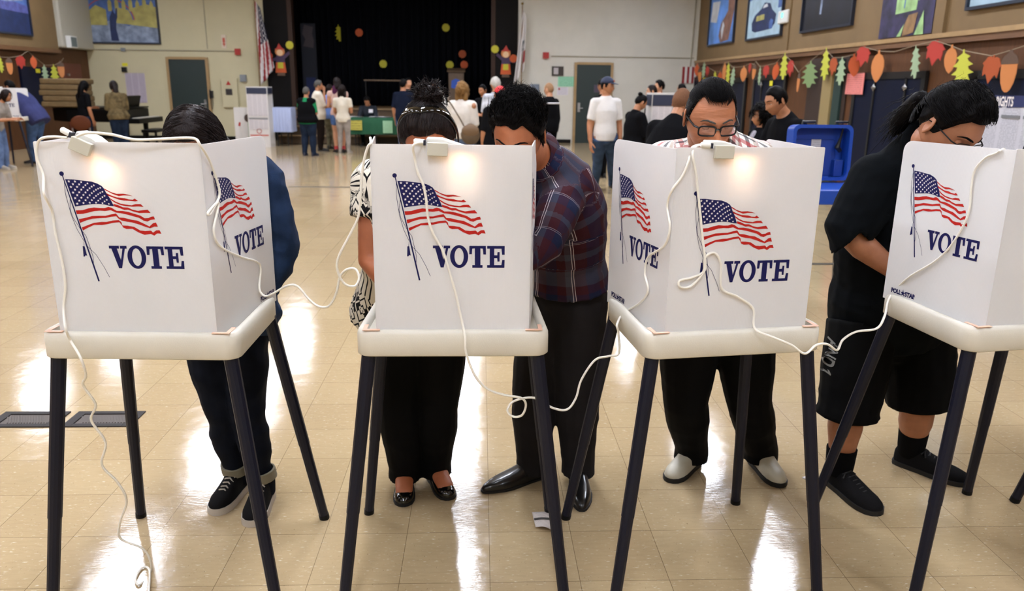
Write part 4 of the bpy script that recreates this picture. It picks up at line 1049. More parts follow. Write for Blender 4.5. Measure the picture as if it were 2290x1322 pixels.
def hair_m3():
    m = cap_mb(1.045, lambda az: wl(az)+.010, 160, 110, .001, 2)
    def d(q, r): return V((q.x*2.5, -1, .35))
    strands(m, 2600, pick_cap(wl, -.003, cond=lambda q: q.z > .055), d, .11, .003, .0008, 7, base=1.05, seed=12, rise=lambda t: .2+math.sin(PI*min(1, t*1.2)))
    sd = MB()
    strands(sd, 900, pick_cap(lambda az: wl(az) if abs(az) > .7 else 1, -.002, zmax=.075), lambda q, r: V((0, -1, -.35)), .035, .002, .0009, 4, base=1.035, seed=13)
    return [('hair', m, H_BLACK), ('side_hair', sd, H_GREY)]
M_SKIN3 = mat('lined skin', '#ab6d4b', .45, noise=.10, nscale=30, bump=.35, bscale=55, stretch=(.35, .35, 2.2))
pm3, loc3 = person('person with black glasses and slicked back hair in a red and white checked shirt', J, skin=M_SKIN3, shirt=M_PLAIDL, sleeve=.55, pants=M_BLKCLOTH, shoes=M_WHITEBOOT, sole=M_SOLEBLK, sstyle='boot', hair=hair_m3, hairc=H_GREY,
       g=1.25, vox=.008, hi=True, hem=.02, loose=.02, wr=.004, sleeve_r=.022, pant_r=.018, flare=.014, fab=True, collar=M_PLAIDL, shoeL=.26, jaw=.20, nosec=1.15, lid=.0018, hscale=.95)
M_GLFRAME = mat('black spectacle acetate', '#070606', .3, spec=.3)
def lens_mat():
    t = NT('clear lens'); tr = t.n('ShaderNodeBsdfTransparent'); gl = t.n('ShaderNodeBsdfGlossy'); gl.inputs['Roughness'].default_value = .02; mx = t.n('ShaderNodeMixShader'); mx.inputs[0].default_value = .08
    tr.inputs[0].default_value = (.93, .93, .93, 1)
    t.l(tr.outputs[0], mx.inputs[1]); t.l(gl.outputs[0], mx.inputs[2]); t.l(mx.outputs[0], t.t.nodes['Material Output'].inputs[0]); return t.m
M_LENS = lens_mat()
def eyeglasses(par, loc, y0=.1005, w=.0265, hh=.0175, r=.0026, z0=-.004):
    mb = MB(); outl = []
    for s in (-1, 1):
        ring = [(s*.0335+w*math.copysign(abs(math.cos(a))**.5, math.cos(a)), z0+hh*math.copysign(abs(math.sin(a))**.55, math.sin(a))*(1-.12*(math.sin(a) < 0))) for a in [2*PI*k/28 for k in range(28)]]
        outl.append(ring); pts = [V((x, y0-abs(x)**2*2.2, z)) for x, z in ring]+[V((ring[0][0], y0-abs(ring[0][0])**2*2.2, ring[0][1]))]
        mb.tube([loc(q) for q in pts], r, 8, cap=False)
        hx = s*(.0335+w); yb = y0-hx*hx*2.2
        mb.tube([loc(V((hx, yb, z0+hh*.6))), loc(V((s*.071, yb-.015, z0+hh*.6))), loc(V((s*.0815, .0, .008))), loc(V((s*.083, -.022, .004))), loc(V((s*.079, -.036, -.02)))], [r*1.2, r*1.2, r, r, r*.8], 8)
    mb.tube([loc(V((-.009, y0, z0+.006))), loc(V((0, y0+.003, z0+.009))), loc(V((.009, y0, z0+.006)))], r*1.1, 8)
    g = mb.build('eyeglasses', M_GLFRAME, par, world=True)
    for ring in outl:
        mb = MB(); mb.add([loc(V((x, y0-abs(x)**2*2.2, z))) for x, z in ring], [tuple(range(len(ring)))]); mb.build('lens', M_LENS, g, world=True, smooth=False)
eyeglasses(pm3, loc3)
# --- large person in black at the booth on the right edge
J = face_joints(0, hip=(1992, 705, 3.03), waist=(2008, 615, 2.99), chest=(2036, 472, 2.92), sho=(2055, 376, 2.82), neck=(2078, 318, 2.72), head=(2125, 283, 2.55), shR=(1962, 408, 2.84), elR=(1893, 523, 2.80), wrR=(1996, 603, 2.76),
                shL=(2200, 400, 2.85), elL=(2250, 520, 2.72), wrL=(2170, 600, 2.5), hiL=(2062, 725, 3.06), hiR=(1930, 725, 2.98), knL=(2052, 915, 3.02), knR=(1895, 915, 2.90))
J.update(anL=V((1.905, 3.075, .092)), anR=V((1.503, 2.90, .092)), toeL=V((.66, -.75, 0)), toeR=V((.25, -1, 0)), hm=hmat(PI+.36, .66, -.06), h=1.80)
def hair_m4():
    m = cap_mb(1.08, hairline, 140, 100, .007, 5, top=3.0)
    def d(q, r): return V((-q.x*3+r.uniform(-.2, .2), -1, .15))
    strands(m, 1500, pick_cap(hairline, 0., cond=lambda q: not (q.z < .03 and -.05 < q.y < .04)), d, .10, .005, .0011, 7, base=1.25, seed=21, curl=.004)
    rnd = random.Random(2)
    strands(m, 70, pick_cap(hairline, 0., cond=lambda q: q.z > .085 or q.y < -.05), lambda q, r: V((r.uniform(-1, 1), r.uniform(-1, .4), r.uniform(.2, 1))), .06, .030, .0006, 6, base=1.2, seed=22, curl=.006)
    return m
pm4, loc4 = person('large person in black tee and shorts bending over the booth at the right edge', J, skin='#a06848', shirt=M_BLKTEE, sleeve=.52, pants=mat('black athletic mesh', '#070707', .8, spec=.08, bump=.2, bscale=500), legs=.56, shoes=M_SHOEBLK, sole=M_SOLEBLK, sstyle='trainer', lace=M_SOLEBLK, hair=hair_m4, hairc=H_BLACK,
       g=1.42, hg=.90, vox=.008, hi=True, hem=.05, loose=.035, wr=.006, sleeve_r=.034, pant_r=.028, flare=.04, shoeL=.30, jaw=.18, lid=.001, neckup=.05)
mb = MB(); pp = catmull([aty(2058, 222, 2.66), aty(2040, 243, 2.72), aty(2020, 266, 2.76), aty(2004, 288, 2.78), aty(1998, 302, 2.78)], 5); nP = len(pp)
mb.tube(pp, [.030+.012*math.sin(PI*i/(nP-1))-.022*(i/(nP-1))**2 for i in range(nP)], 12, round_=True)
rnd = random.Random(31)
for _ in range(260):
    o_ = V((rnd.gauss(0, 1), rnd.gauss(0, 1), rnd.gauss(0, 1)))*.016; k0 = rnd.randrange(0, nP-8); mb.tube([pp[k]+o_*(1+.12*(k-k0))+V((rnd.uniform(-1, 1), 0, rnd.uniform(-1, 1)))*.003 for k in range(k0, k0+8)], [.0012, .0012, .0012, .0012, .001, .001, .0008, .0004], 3, cap=False)
mb.build('ponytail', H_BLACK, pm4, world=True, angle=180)
eyeglasses(pm4, loc4, w=.027, hh=.016, r=.0019)
for n in 'LR':
    mb = MB(); a = J['an'+n]; k = J['kn'+n]; d = (k-a).normalized(); mb.tube([a-d*.03, a+d*.02, a+d*(.085 if n == 'R' else .10)], [.052, .057, .061], 18); mb.build('sock', mat('black sock knit', '#0a0a0b', .95, spec=.08, bump=.4, bscale=300), pm4, world=True)
def wrap_text(par, target_name, txt, px, py, Y, size, xdir, ydir, m, name='lettering', sx=1., bold=0.):
    tgt = [c for c in par.children if c.name.startswith(target_name)][0]; w = world_of(par)
    bm = bmesh.new(); bm.from_mesh(tgt.data); bm.transform(w); bv = BVHTree.FromBMesh(bm); bm.free()
    d = ray(px, py).normalized(); hit, nrm, _, _ = bv.ray_cast(CAMPOS, d)
    if hit is None: return
    me = text_mesh(txt.replace('1', ''), size, align='CENTER', bold=bold, sx=sx)
    if '1' in txt:
        xm = max(v.co.x for v in me.vertices)+.012*size/.058; k = size; b1 = bmesh.new(); b1.from_mesh(me); b1.faces.new([b1.verts.new((xm+x*k, y*k, 0)) for x, y in ((.14, 0), (.26, 0), (.26, .70), (.17, .70), (.0, .56), (.0, .46), (.14, .54))]); b1.to_mesh(me); b1.free()
    bmm = bmesh.new(); bmm.from_mesh(me); bmesh.ops.triangulate(bmm, faces=bmm.faces); bmesh.ops.subdivide_edges(bmm, edges=bmm.edges, cuts=1); bmm.to_mesh(me); bmm.free()
    f = plane_frame(hit, xdir, ydir); f = f @ M.Translation((0, -size*.35, 0)); z = f.to_3x3() @ V((0, 0, 1))
    if z.dot(nrm) < 0: z = -z
    for v in me.vertices:
        p = f @ v.co; h2, n2, _, _ = bv.ray_cast(p+z*.08, -z)
        v.co = (h2+n2*.0018) if h2 is not None else p
    me.materials.append(m); me.transform(w.inverted()); place(name, me, par, smooth=False)
wrap_text(pm4, 'shorts', 'AND1', 1858, 790, 2.9, .058, (-.18, .05, -1), (.95, -.3, -.1), mat('grey printed lettering', '#6d6c68', .6), sx=.85, bold=.0015)
# ------------------------------------------------------------------ things on and along the walls, the stage, the tables
def printed(name, paper, ink, lines=24, cols=1, header=None, amt=.55):
    if name in MATS: return MATS[name]
    t = NT(name); t.b.inputs['Roughness'].default_value = .6
    x, y, z = t.xyz(t.coord('Generated')); mx = t.math('MAXIMUM', x, 0.)
    v = z; u = t.math('ADD', x, y)
    ln = t.math('GREATER_THAN', t.math('FRACT', t.math('MULTIPLY', v, lines)), .45)
    n = t.noise(t.vmap(t.coord('Generated'), (60, 60, lines*1.01)), 1, 1); ln = t.math('MULTIPLY', ln, t.math('GREATER_THAN', n, .46))
    cu = t.math('FRACT', t.math('MULTIPLY', u, cols)); ln = t.math('MULTIPLY', ln, t.math('MULTIPLY', t.math('GREATER_THAN', cu, .08), t.math('LESS_THAN', cu, .92)))
    c = t.mix(t.math('MULTIPLY', ln, amt), paper, ink)
    if header: c = t.mix(t.math('GREATER_THAN', v, header[0]), c, header[1])
    t.l(c, t.b.inputs['Base Color']); MATS[name] = t.m; return t.m
def onfar(name, label, cat, x0, y0, x1, y1, th, m, group=None, Y=None, off=0., bev=0.):
    Y = YF if Y is None else Y
    a, b = aty(x0, y0, Y-off), aty(x1, y1, Y-off); c = (a+b)/2; c.y = Y-off-th/2
    t = MB(); t.box((0, 0, 0), (abs(b.x-a.x), th, abs(a.z-b.z))); o = t.build(name, m, smooth=False, bevel=bev); o.location = c; PW[o.name] = M.Translation(c)
    return tag(o, label, cat, group)
def onright(name, label, cat, x0, x1, y0, y1, th, m, off=0., group=None, bev=0.):
    X = XR-off; a = atx(x0, (y0+y1)/2, X).y; b = atx(x1, (y0+y1)/2, X).y; xm = (x0+x1)/2; za, zb = atx(xm, y0, X).z, atx(xm, y1, X).z
    c = V((X-th/2, (a+b)/2, (za+zb)/2)); t = MB(); t.box((0, 0, 0), (th, abs(a-b), za-zb)); o = t.build(name, m, smooth=False, bevel=bev); o.location = c; PW[o.name] = M.Translation(c)
    return tag(o, label, cat, group)
M_REDP = mat('red enamel', '#a3221c', .4); M_YEL = mat('yellow paper', '#d8cf2e', .7); M_BOXG = mat('grey metal box', '#7d8184', .5); M_WPLAST = mat('white plastic', '#d6d6d2', .4)
M_BLKPL = mat('black plastic', '#131313', .4)
# left part of the far wall
def painting(name, label, frame, w, h, at, rz, shapes, base, mats, ys=1.):
    """framed flat painting; shapes are (material index, polygon in 0..1)"""
    t = thing(name, label, 'painting', at, rz)
    if frame is not None:
        b = MB()
        for s in (-1, 1): b.box((s*(w/2-.02), -.03, 0), (.04, .06, h)); b.box((0, -.03, s*(h/2-.02)), (w-.08, .06, .04))
        b.build('picture_frame', frame, t, smooth=False)
    b = MB(); b.cm = base; b.add([V((-w/2+.02, -.022, -h/2+.02)), V((w/2-.02, -.022, -h/2+.02)), V((w/2-.02, -.022, h/2-.02)), V((-w/2+.02, -.022, h/2-.02))], [(0, 1, 2, 3)])
    for k, (mi, poly) in enumerate(shapes):
        b.cm = mi; b.add([V(((x-.5)*w, -.024-.0015*k, (y*ys-.5)*h)) for x, y in poly], [tuple(range(len(poly)))])
    b.build('canvas', mats, t, smooth=False, fix=False); return t
def arc(cx, cy, r0, r1, a0, a1, n=16, sq=1.):
    P = [(cx+r1*math.cos(math.radians(a0+(a1-a0)*k/n)), cy+sq*r1*math.sin(math.radians(a0+(a1-a0)*k/n))) for k in range(n+1)]
    return P+[(cx+r0*math.cos(math.radians(a0+(a1-a0)*k/n)), cy+sq*r0*math.sin(math.radians(a0+(a1-a0)*k/n))) for k in range(n, -1, -1)]
P_BLUE = mat('painted blue', '#46639c', .6, noise=.4, nscale=3); P_DEEP = mat('painted deep blue', '#1d2b52', .6, noise=.35, nscale=4); P_YELL = mat('painted yellow', '#a39a58', .6, noise=.25, nscale=4)
P_GREYB = mat('painted cloud grey', '#7d8aa0', .6, noise=.4, nscale=5); P_REDO = mat('painted red', '#a2474b', .6); P_BROWN = mat('painted brown', '#7d5a4c', .6, noise=.4, nscale=4); P_SKY = mat('painted sky', '#5f8fd6', .6, noise=.45, nscale=1.5)
P_WHITE = mat('painted white', '#cfd2d6', .6, noise=.2, nscale=3); P_NIGHT = mat('painted night purple', '#2b2645', .6, noise=.7, nscale=5); P_GREEN = mat('painted pale green', '#93b77a', .6, noise=.3, nscale=6); P_BLACKB = mat('painted blue black', '#0d0f1b', .5, noise=.6, nscale=3); P_PALEB = mat('painted pale blue', '#9fb9c6', .6, noise=.15, nscale=4)
M_PFRAME = mat('dark picture frame', '#1c2230', .4)
a, b = aty(190, 97, YF), aty(361, 98, YF); w = b.x-a.x; h = 1.95
rnd = random.Random(3)
sk = [(4, [(.0, .0), (1, 0), (1, .25), (.8, .32), (.6, .24), (.4, .33), (.2, .25), (0, .3)]), (1, [(0, .62), (1, .62), (1, 1), (0, 1)]), (2, [(.06, .25), (.33, .25), (.33, .46), (.2, .52), (.10, .44)]), (2, [(.45, .28), (.98, .22), (.98, .50), (.85, .54), (.6, .46), (.45, .50)]),
      (5, arc(.36, .30, .32, .335, 5, 175, 18, .95)), (1, arc(.36, .30, .305, .32, 5, 175, 18, .95))]
for k in range(7): x = .36+.09*k; sk.append((2, [(x, .44), (x+.05, .44), (x+.05, .56+.03*math.sin(k*3)), (x+.025, .62+.03*math.sin(k*3)), (x, .56+.03*math.sin(k*3))]))
sk.append((3, [(.36, .04), (.46, .04), (.44, .2), (.45, .30), (.47, .36), (.48, .48), (.46, .48), (.45, .40), (.43, .42), (.415, .47), (.40, .42), (.37, .36), (.36, .2)]))
painting('wall_painting', 'blue and yellow city skyline painting with a rainbow arc, high on the far wall', M_PFRAME, w, h, V(((a.x+b.x)/2, YF, a.z+h/2)), 0, sk, 0, [P_BLUE, P_BLUE, P_YELL, P_DEEP, P_GREYB, P_REDO])
onfar('fire_alarm', 'red fire alarm box left of the flag by the stage', 'alarm', 526, 109, 539, 123, .08, M_REDP, 'red fire alarm boxes'); onfar('fire_alarm', 'red fire alarm box on the wall right of the stage', 'alarm', 1214, 117, 1227, 131, .08, M_REDP, 'red fire alarm boxes')
t = thing('extinguisher_sign', 'small red and white fire extinguisher arrow sign high on the far wall', 'sign', aty(501, 93, YF))
b = MB(); b.box((0, -.01, 0), (.13, .02, .36)); b.build('sign_plate', mat('pale sign plate', '#cfc0ad', .5), t, smooth=False)
b = MB()
b.prism([(-.035, -.02), (.035, -.02), (.035, .10), (-.035, .10)], .004, plane_frame((0, -.02, 0), (1, 0, 0), (0, 0, 1))); b.prism([(-.045, -.05), (0, -.14), (.045, -.05), (.02, -.05), (.02, -.02), (-.02, -.02), (-.02, -.05)], .004, plane_frame((0, -.02, 0), (1, 0, 0), (0, 0, 1))); b.build('sign_print', mat('sign red', '#b5533f', .5), t, smooth=False)
t = thing('electrical_cabinet', 'cream electrical cabinet on the far wall left of the flag', 'cabinet', aty(516, 208, YF))
w = aty(534, 208, YF).x-aty(499, 208, YF).x; h = aty(516, 178, YF).z-aty(516, 242, YF).z
b = MB(); b.box((0, -.04, 0), (w, .08, h)); b.build('cabinet_body', M_CREAM, t, smooth=False, bevel=.006)
b = MB(); b.box((-.02, -.085, .03), (.18, .012, .17)); b.build('warning_plate', mat('dark plate', '#2a2322', .5), t, smooth=False)
b = MB(); b.prism([(-.07, 0), (.07, 0), (0, .12)], .006, plane_frame((-.02, -.082, .22), (1, 0, 0), (0, 0, 1))); b.build('warning_triangle', M_REDP, t, smooth=False)
onfar('switch_box', 'small grey box on the far wall beside the flag', 'box', 537, 167, 552, 183, .06, M_BOXG)
t = thing('wall_telephone', 'black wall telephone beside the left dark green door', 'telephone', aty(474, 211, YF))
b = MB(); b.box((0, -.04, 0), (.10, .07, .20)); b.build('phone_body', M_BLKPL, t, bevel=.01)
b = MB(); b.tube([(-.02, -.09, .11), (-.03, -.10, 0), (-.02, -.09, -.11)], [.022, .014, .022], 10, round_=True); b.build('handset', M_BLKPL, t)
b = MB(); b.tube([(.02, -.05, -.1), (.03, -.06, -.25), (.0, -.06, -.42), (-.03, -.06, -.3), (-.02, -.07, -.12)], .008, 6); b.build('phone_cord', M_BLKPL, t)
onfar('wall_poster', 'large pale lilac poster of fine print on the far wall above the piano', 'poster', 279, 163, 330, 230, .01, printed('lilac poster print', '#b3a8b3', '#6b6370', 30, 3), None)
onfar('yellow_note', 'yellow paper square above the pale lilac poster', 'note', 273, 141, 286, 148, .01, M_YEL); onfar('wall_box', 'black box below the yellow square over the poster', 'box', 273, 150, 285, 161, .06, M_BLKPL); onfar('wall_sensor', 'small dark sensor on the conduit below the skyline painting', 'sensor', 271, 107, 281, 115, .05, M_BOXG)
# right part of the far wall
t = thing('wall_plaque', 'dark framed plaque with a white card, left of the right dark green door', 'plaque', aty(1247, 159, YF))
b = MB(); b.box((0, -.02, 0), (.33, .04, .26)); b.build('plaque_frame', mat('dark plaque wood', '#2b2119', .4), t, smooth=False)
b = MB(); b.box((-.05, -.043, 0), (.13, .006, .18)); b.build('plaque_card', printed('plaque card print', '#bcb4b4', '#60565b', 7), t, smooth=False)
onfar('wall_notice', 'mint green printed notice taped to the wall beside the right door', 'notice', 1248, 171, 1283, 194, .006, printed('mint notice print', '#8fc9a6', '#4e7a62', 7)); t = onfar('wall_notice', 'white notice with a red logo spot below the mint green one', 'notice', 1246, 195, 1270, 213, .006, printed('white notice print', '#cfc9cf', '#8a828c', 6))
b = MB(); b.prism([(.03*math.cos(k), .03*math.sin(k)) for k in [2*PI*i/14 for i in range(14)]], .004, plane_frame((-.10, -.004, .06), (1, 0, 0), (0, 0, 1))); b.build('logo_spot', M_REDP, t, smooth=False)
onfar('switch_box', 'blue grey metal box on the wall just right of the white flag', 'box', 1185, 188, 1205, 212, .08, mat('blue grey box', '#6e7785', .5))
# flags
def cloth_flag(name, label, px, ptop, pbot, spread, cell, mats, lean, seed, group=None):
    top, bot = aty(px, ptop, YF-.35), aty(px, pbot, YF-.35)
    t = thing(name, label, 'flag', V((top.x, YF-.35, 0)), 0, group); H = 2.05
    b = MB(); b.cyl((0, 0, .02), (0, 0, top.z+.12), .015, n=8); b.build('flag_pole', mat('flag pole wood', '#7a5b34', .4), t); b = MB(); b.cyl((0, 0, 0), (0, 0, .06), .16, .12, 20); b.build('flag_stand', mat('brass stand', '#8a7038', .35, 1.), t)
    b = MB(); b.ell((0, 0, top.z+.16), .035, None, 10, 8); b.build('finial', mat('brass stand', '#8a7038', .35, 1.), t)
    b = MB(); nu, nv = 26, 40; L = top.z-bot.z
    def P(u, v):
        fold = math.sin(u*13+seed)*.05+math.sin(u*23)*.02
        x = .02+spread*(u**.9)*(.35+.65*v)+lean*v; y = -fold*(.4+.8*v)
        return V((x, y, top.z-v*L*(1-.22*u)-.22*u*(1-v)*.9))
    vs = [P(i/nu, j/nv) for j in range(nv+1) for i in range(nu+1)]; b.v = vs
    for j in range(nv):
        for i in range(nu): b.f.append((j*(nu+1)+i, j*(nu+1)+i+1, (j+1)*(nu+1)+i+1, (j+1)*(nu+1)+i)); b.mi.append(cell((i+.5)/nu, (j+.5)/nv))
    b.build('flag_cloth', mats, t, angle=180, solid=.004); return t
C_NAVY = mat('flag navy cloth', '#1c2038', .8); C_RED = mat('flag red cloth', '#8e2527', .8); C_WHITE = mat('flag white cloth', '#d5d0cd', .8); C_GREY = mat('flag emblem grey', '#6a6f70', .8)
def us(u, v):
    if v < .52 and u > .30-.2*v:
        return 2 if (int(u*16) % 2 == 0 and int(v*26+(int(u*16)//2 % 2)) % 2 == 0) else 0
    return 1 if int((u*.9+v*.45)*7.0) % 2 == 0 else 2
cloth_flag('national_flag', 'stars and stripes flag hanging on a pole left of the stage', 568, 2, 190, .40, us, [C_NAVY, C_RED, C_WHITE], .02, .5)
cloth_flag('state_flag', 'white flag with a red edge hanging on a pole right of the stage', 1168, 22, 190, .30, lambda u, v: 1 if (u > .78 and .62 < v < .84) else (3 if .45 < u < .85 and .42 < v < .60 and NZ.noise(V((u*9, v*14, 0))) > -.1 else 2), [C_NAVY, C_RED, C_WHITE, C_GREY], -.24, 2.)
b = aty(1541, 168, YF-.02); t = thing('striped_banner', 'small red and white striped banner in the far right corner', 'banner', b)
m = MB()
for k in range(6): m.cm = k % 2; m.box((-.17+.068*k, -.01, 0), (.068, .02, .46))
m.build('banner_cloth', [C_RED, C_WHITE], t, smooth=False)
# paper cut-outs on the stage front and curtain
P_OR = mat('orange card', '#b8501f', .7); P_YE = mat('yellow card', '#b3ac2a', .7); P_RE = mat('red card', '#a93226', .7); P_LO = mat('light orange card', '#bf7840', .7); P_PG = mat('pale green card', '#93a886', .7); P_GR = mat('leaf green card', '#78905f', .7); P_LY = mat('lemon card', '#b6b83e', .7); P_RU = mat('rust card', '#a04718', .7); P_BR = mat('brown card', '#5a4638', .8)
def disc(px, py, r, Y, m, label, grp='paper rounds about the stage'):
    b = MB(); n = 18; pl = [(r*(1+.06*(k % 2))*math.cos(2*PI*k/n), r*(1+.06*(k % 2))*math.sin(2*PI*k/n)) for k in range(n)]; b.prism(pl, .02, plane_frame((0, 0, 0), (1, 0, 0), (0, 0, 1)))
    o = b.build('paper_round', m, smooth=False); o.location = aty(px, py, Y); PW[o.name] = M.Translation(o.location); tag(o, label, 'decoration', grp)
YC = YF+2.31
for px, py, m, Y, l in ((803, 73, P_OR, YC, 'orange paper round beside the yellow leaf, high on the curtain'), (997, 62, P_YE, YC, 'yellow paper round highest on the right half of the curtain'), (857, 143, P_YE, YC, 'yellow paper round alone low at the middle of the curtain'), (1034, 121, P_RU, YC, 'dim rust paper round above the lectern, upper of the cluster'),
                        (1006, 145, P_YE, YC, 'yellow paper round at the left above the lectern'), (1038, 145, P_OR, YC, 'bright orange paper round at the right above the lectern'), (648, 101, P_YE, YF-.1, 'yellow paper round in the left scarecrow\'s raised hand'), (601, 125, P_OR, YF-.1, 'orange paper round by the left scarecrow\'s lowered hand'),
                        (1107, 110, P_YE, YF-.1, 'yellow paper round in the right scarecrow\'s raised hand'), (1148, 131, P_OR, YF-.1, 'orange paper round by the right scarecrow\'s lowered hand')):
    disc(px, py, .115 if Y > YF else .105, Y, m, l)
# leaf outlines, height 1, hanging from the top
def leaf_shape(kind):
    if kind == 'oak':
        R = [(.02, 1.0), (.03, .90), (.10, .86), (.22, .80), (.13, .74), (.17, .68), (.32, .58), (.17, .54), (.20, .46), (.36, .36), (.18, .33), (.20, .26), (.28, .14), (.12, .16), (.06, .0)]
    elif kind == 'maple':
        R = [(.03, 1.0), (.04, .90), (.14, .94), (.30, .90), (.36, .80), (.50, .66), (.40, .60), (.42, .50), (.38, .22), (.26, .32), (.18, .26), (.01, .0)]
    elif kind == 'acorn':
        R = [(.03, 1.0), (.05, .93), (.15, .85), (.20, .74), (.205, .66), (.19, .655), (.19, .45), (.155, .22), (.09, .06), (.03, .0)]
    else:
        R = [(.03, 1.0), (.04, .88), (.14, .82), (.22, .66), (.24, .48), (.20, .28), (.11, .10), (.01, .0)]
    return R
def leaf(px, py, hp, wp, kind, m, X, tw, label, tilt=0., grp='card leaves on the right-hand garland', flat_Y=None):
    p = atx(px, py, X) if flat_Y is None else aty(px, py, flat_Y)
    d = (p-CAMPOS); dist = d.dot(CF); H = hp*dist/FPX; 
    R = leaf_shape(kind); wmax = max(x for x, y in R)*2
    ratio = max(.08, min(1., (wp*dist/FPX)/(wmax*H))); va = math.atan2(-d.y, -d.x); na = va+tw*math.acos(ratio)
    n = V((math.cos(na), math.sin(na), 0)); xd = V((0, 0, 1)).cross(n)
    f = M((xd, V((0, 0, 1)), n)).transposed().to_4x4() @ M.Rotation(tilt, 4, 'Z')
    pl = [(x*H, (y-.5)*H) for x, y in R]+[(-x*H, (y-.5)*H) for x, y in reversed(R)]
    b = MB()
    if kind == 'acorn':
        cut = .66; bot = [(x*H, (y-.5)*H) for x, y in R if y <= cut]; top = [(x*H, (y-.5)*H) for x, y in R if y >= cut]
        t = thing('card_acorn', label, 'decoration', p, 0, grp)
        b.prism(bot+[(-x, y) for x, y in reversed(bot)], .006, f); b.build('nut', m, t, smooth=False)
        b = MB(); b.prism(top+[(-x, y) for x, y in reversed(top)], .008, f); b.build('cap', P_BR, t, smooth=False); return
    b.prism(pl, .006, f); 
    o = b.build('card_leaf', m, smooth=False); o.location = p; PW[o.name] = M.Translation(p); tag(o, label, 'decoration', grp)
leaf(758, 74, 36, 20, 'oak', P_YE, 0, 1, 'yellow oak leaf high on the left half of the stage curtain', .1, 'paper rounds about the stage', YC)
XG = XR-.14
LV = [(1559,156,27,12,'oval',P_OR,'orange oval leaf'),(1565,167,33,8,'acorn',P_LO,'orange acorn'),(1574,156,35,9,'oak',P_PG,'pale green oak leaf'),(1582,160,24,8,'maple',P_RE,'red maple leaf'),(1599,175,32,10,'oak',P_LY,'lemon oak leaf'),(1610,172,25,9,'oval',P_RU,'rust oval leaf'),(1620,161,42,8,'oval',P_LO,'light orange narrow leaf'),
 (1628.5,163,48,10,'oak',P_LY,'lemon oak leaf'),(1639,171,42,11,'oak',P_PG,'pale green oak leaf'),(1663,165,35,14,'oval',P_LO,'light orange oval leaf'),(1677,153,24,6,'maple',P_RE,'red maple leaf seen nearly edge-on'),(1686.5,160,34,8,'acorn',P_LO,'orange acorn'),(1699,169,42,7,'oak',P_PG,'pale green oak leaf seen nearly edge-on'),(1713.5,160,29,14,'maple',P_RE,'red maple leaf'),
 (1735,159,38,14,'oval',P_OR,'orange oval leaf'),(1753.5,148,58,18,'oak',P_LY,'lemon oak leaf'),(1768,153,38,15,'maple',P_RE,'red maple leaf'),(1786,183,44,6,'acorn',P_LO,'orange acorn hanging low, seen edge-on'),(1811,166,58,37,'oak',P_GR,'broad sage green oak leaf'),(1846,143,70,20,'oak',P_LY,'lemon oak leaf'),(1863.5,149,42,17,'maple',P_RU,'rust maple leaf'),
 (1881,159,62,21,'oak',P_PG,'pale green oak leaf'),(1910,146,50,25,'oval',P_OR,'orange oval leaf above the pink notice'),(1930,126,46,30,'maple',P_RE,'red maple leaf right above the pink notice'),(1963,148,70,26,'oval',P_LO,'light orange oval leaf'),(2047.5,138,75,20,'oak',P_PG,'pale green oak leaf, twisted'),(2091,118,56,38,'maple',P_RE,'large red maple leaf'),(2126,132,62,25,'oval',P_LO,'large light orange oval leaf'),
 (2153,153,82,43,'oak',P_LY,'large lemon oak leaf above the bent dark-haired head'),(2217,155,62,38,'maple',P_RU,'large rust maple leaf'),(2256,159,92,33,'acorn',P_LO,'large orange acorn with a brown cap')]
for i, (x, y, h_, w_, k, m, nm) in enumerate(LV):
    lab = nm if i >= 22 and i != 24 else '%s, %s from the far end of the right-hand garland' % (nm, ('first second third fourth fifth sixth seventh eighth ninth tenth eleventh twelfth thirteenth fourteenth fifteenth sixteenth seventeenth eighteenth nineteenth twentieth twenty-first twenty-second x x twenty-fifth').split()[i])
    if i >= 22 and i != 24: lab = nm+' on the right-hand garland'
    leaf(x, y, h_, w_, k, m, XG, -1, lab, .25 if i == 25 else (.12*math.sin(i*2.1)))
def string(pts, X, label):
    P = [atx(x, y, X) for x, y in pts]; b = MB(); base = P[0]; b.tube([q-base for q in P], .006, 5); o = b.build('garland_string', mat('garland twine', '#8d7d66', .8), smooth=True); o.location = base; PW[o.name] = M.Translation(base); tag(o, label, 'string')
string(sorted([(1552,138),(1690,137),(1790,157),(2000,116),(2300,100)]+[(x, y-h_/2+1) for x, y, h_, *_ in LV]), XG, 'twine of the leaf garland strung along the right wall')
XGL = XL+.2
LL = [(1,144,36,12,'oak',P_LY,'lemon oak leaf at the left edge of the frame'),(21,147,38,13,'acorn',P_LO,'orange acorn on the left garland, nearest the left edge'),(46,139,30,20,'maple',P_RE,'red maple leaf on the left-hand garland'),(75,139,28,13,'oval',P_OR,'orange oval leaf on the left-hand garland'),(100.5,164,38,14,'oak',P_PG,'pale green oak leaf on the left-hand garland'),(122,166,43,18,'oak',P_LY,'lemon oak leaf on the left-hand garland beside the pale green one'),(136.5,155,36,18,'acorn',P_LO,'orange acorn on the left garland beside the brown door')]
for i, (x, y, h_, w_, k, m, nm) in enumerate(LL): leaf(x, y, h_, w_, k, m, XGL, 1, nm, 0, 'card leaves on the left-hand garland')
string(sorted([(-14,112),(62,114),(142,130)]+[(x, y-h_/2+1) for x, y, h_, *_ in LL]), XGL, 'twine of the leaf garland on the left wall')
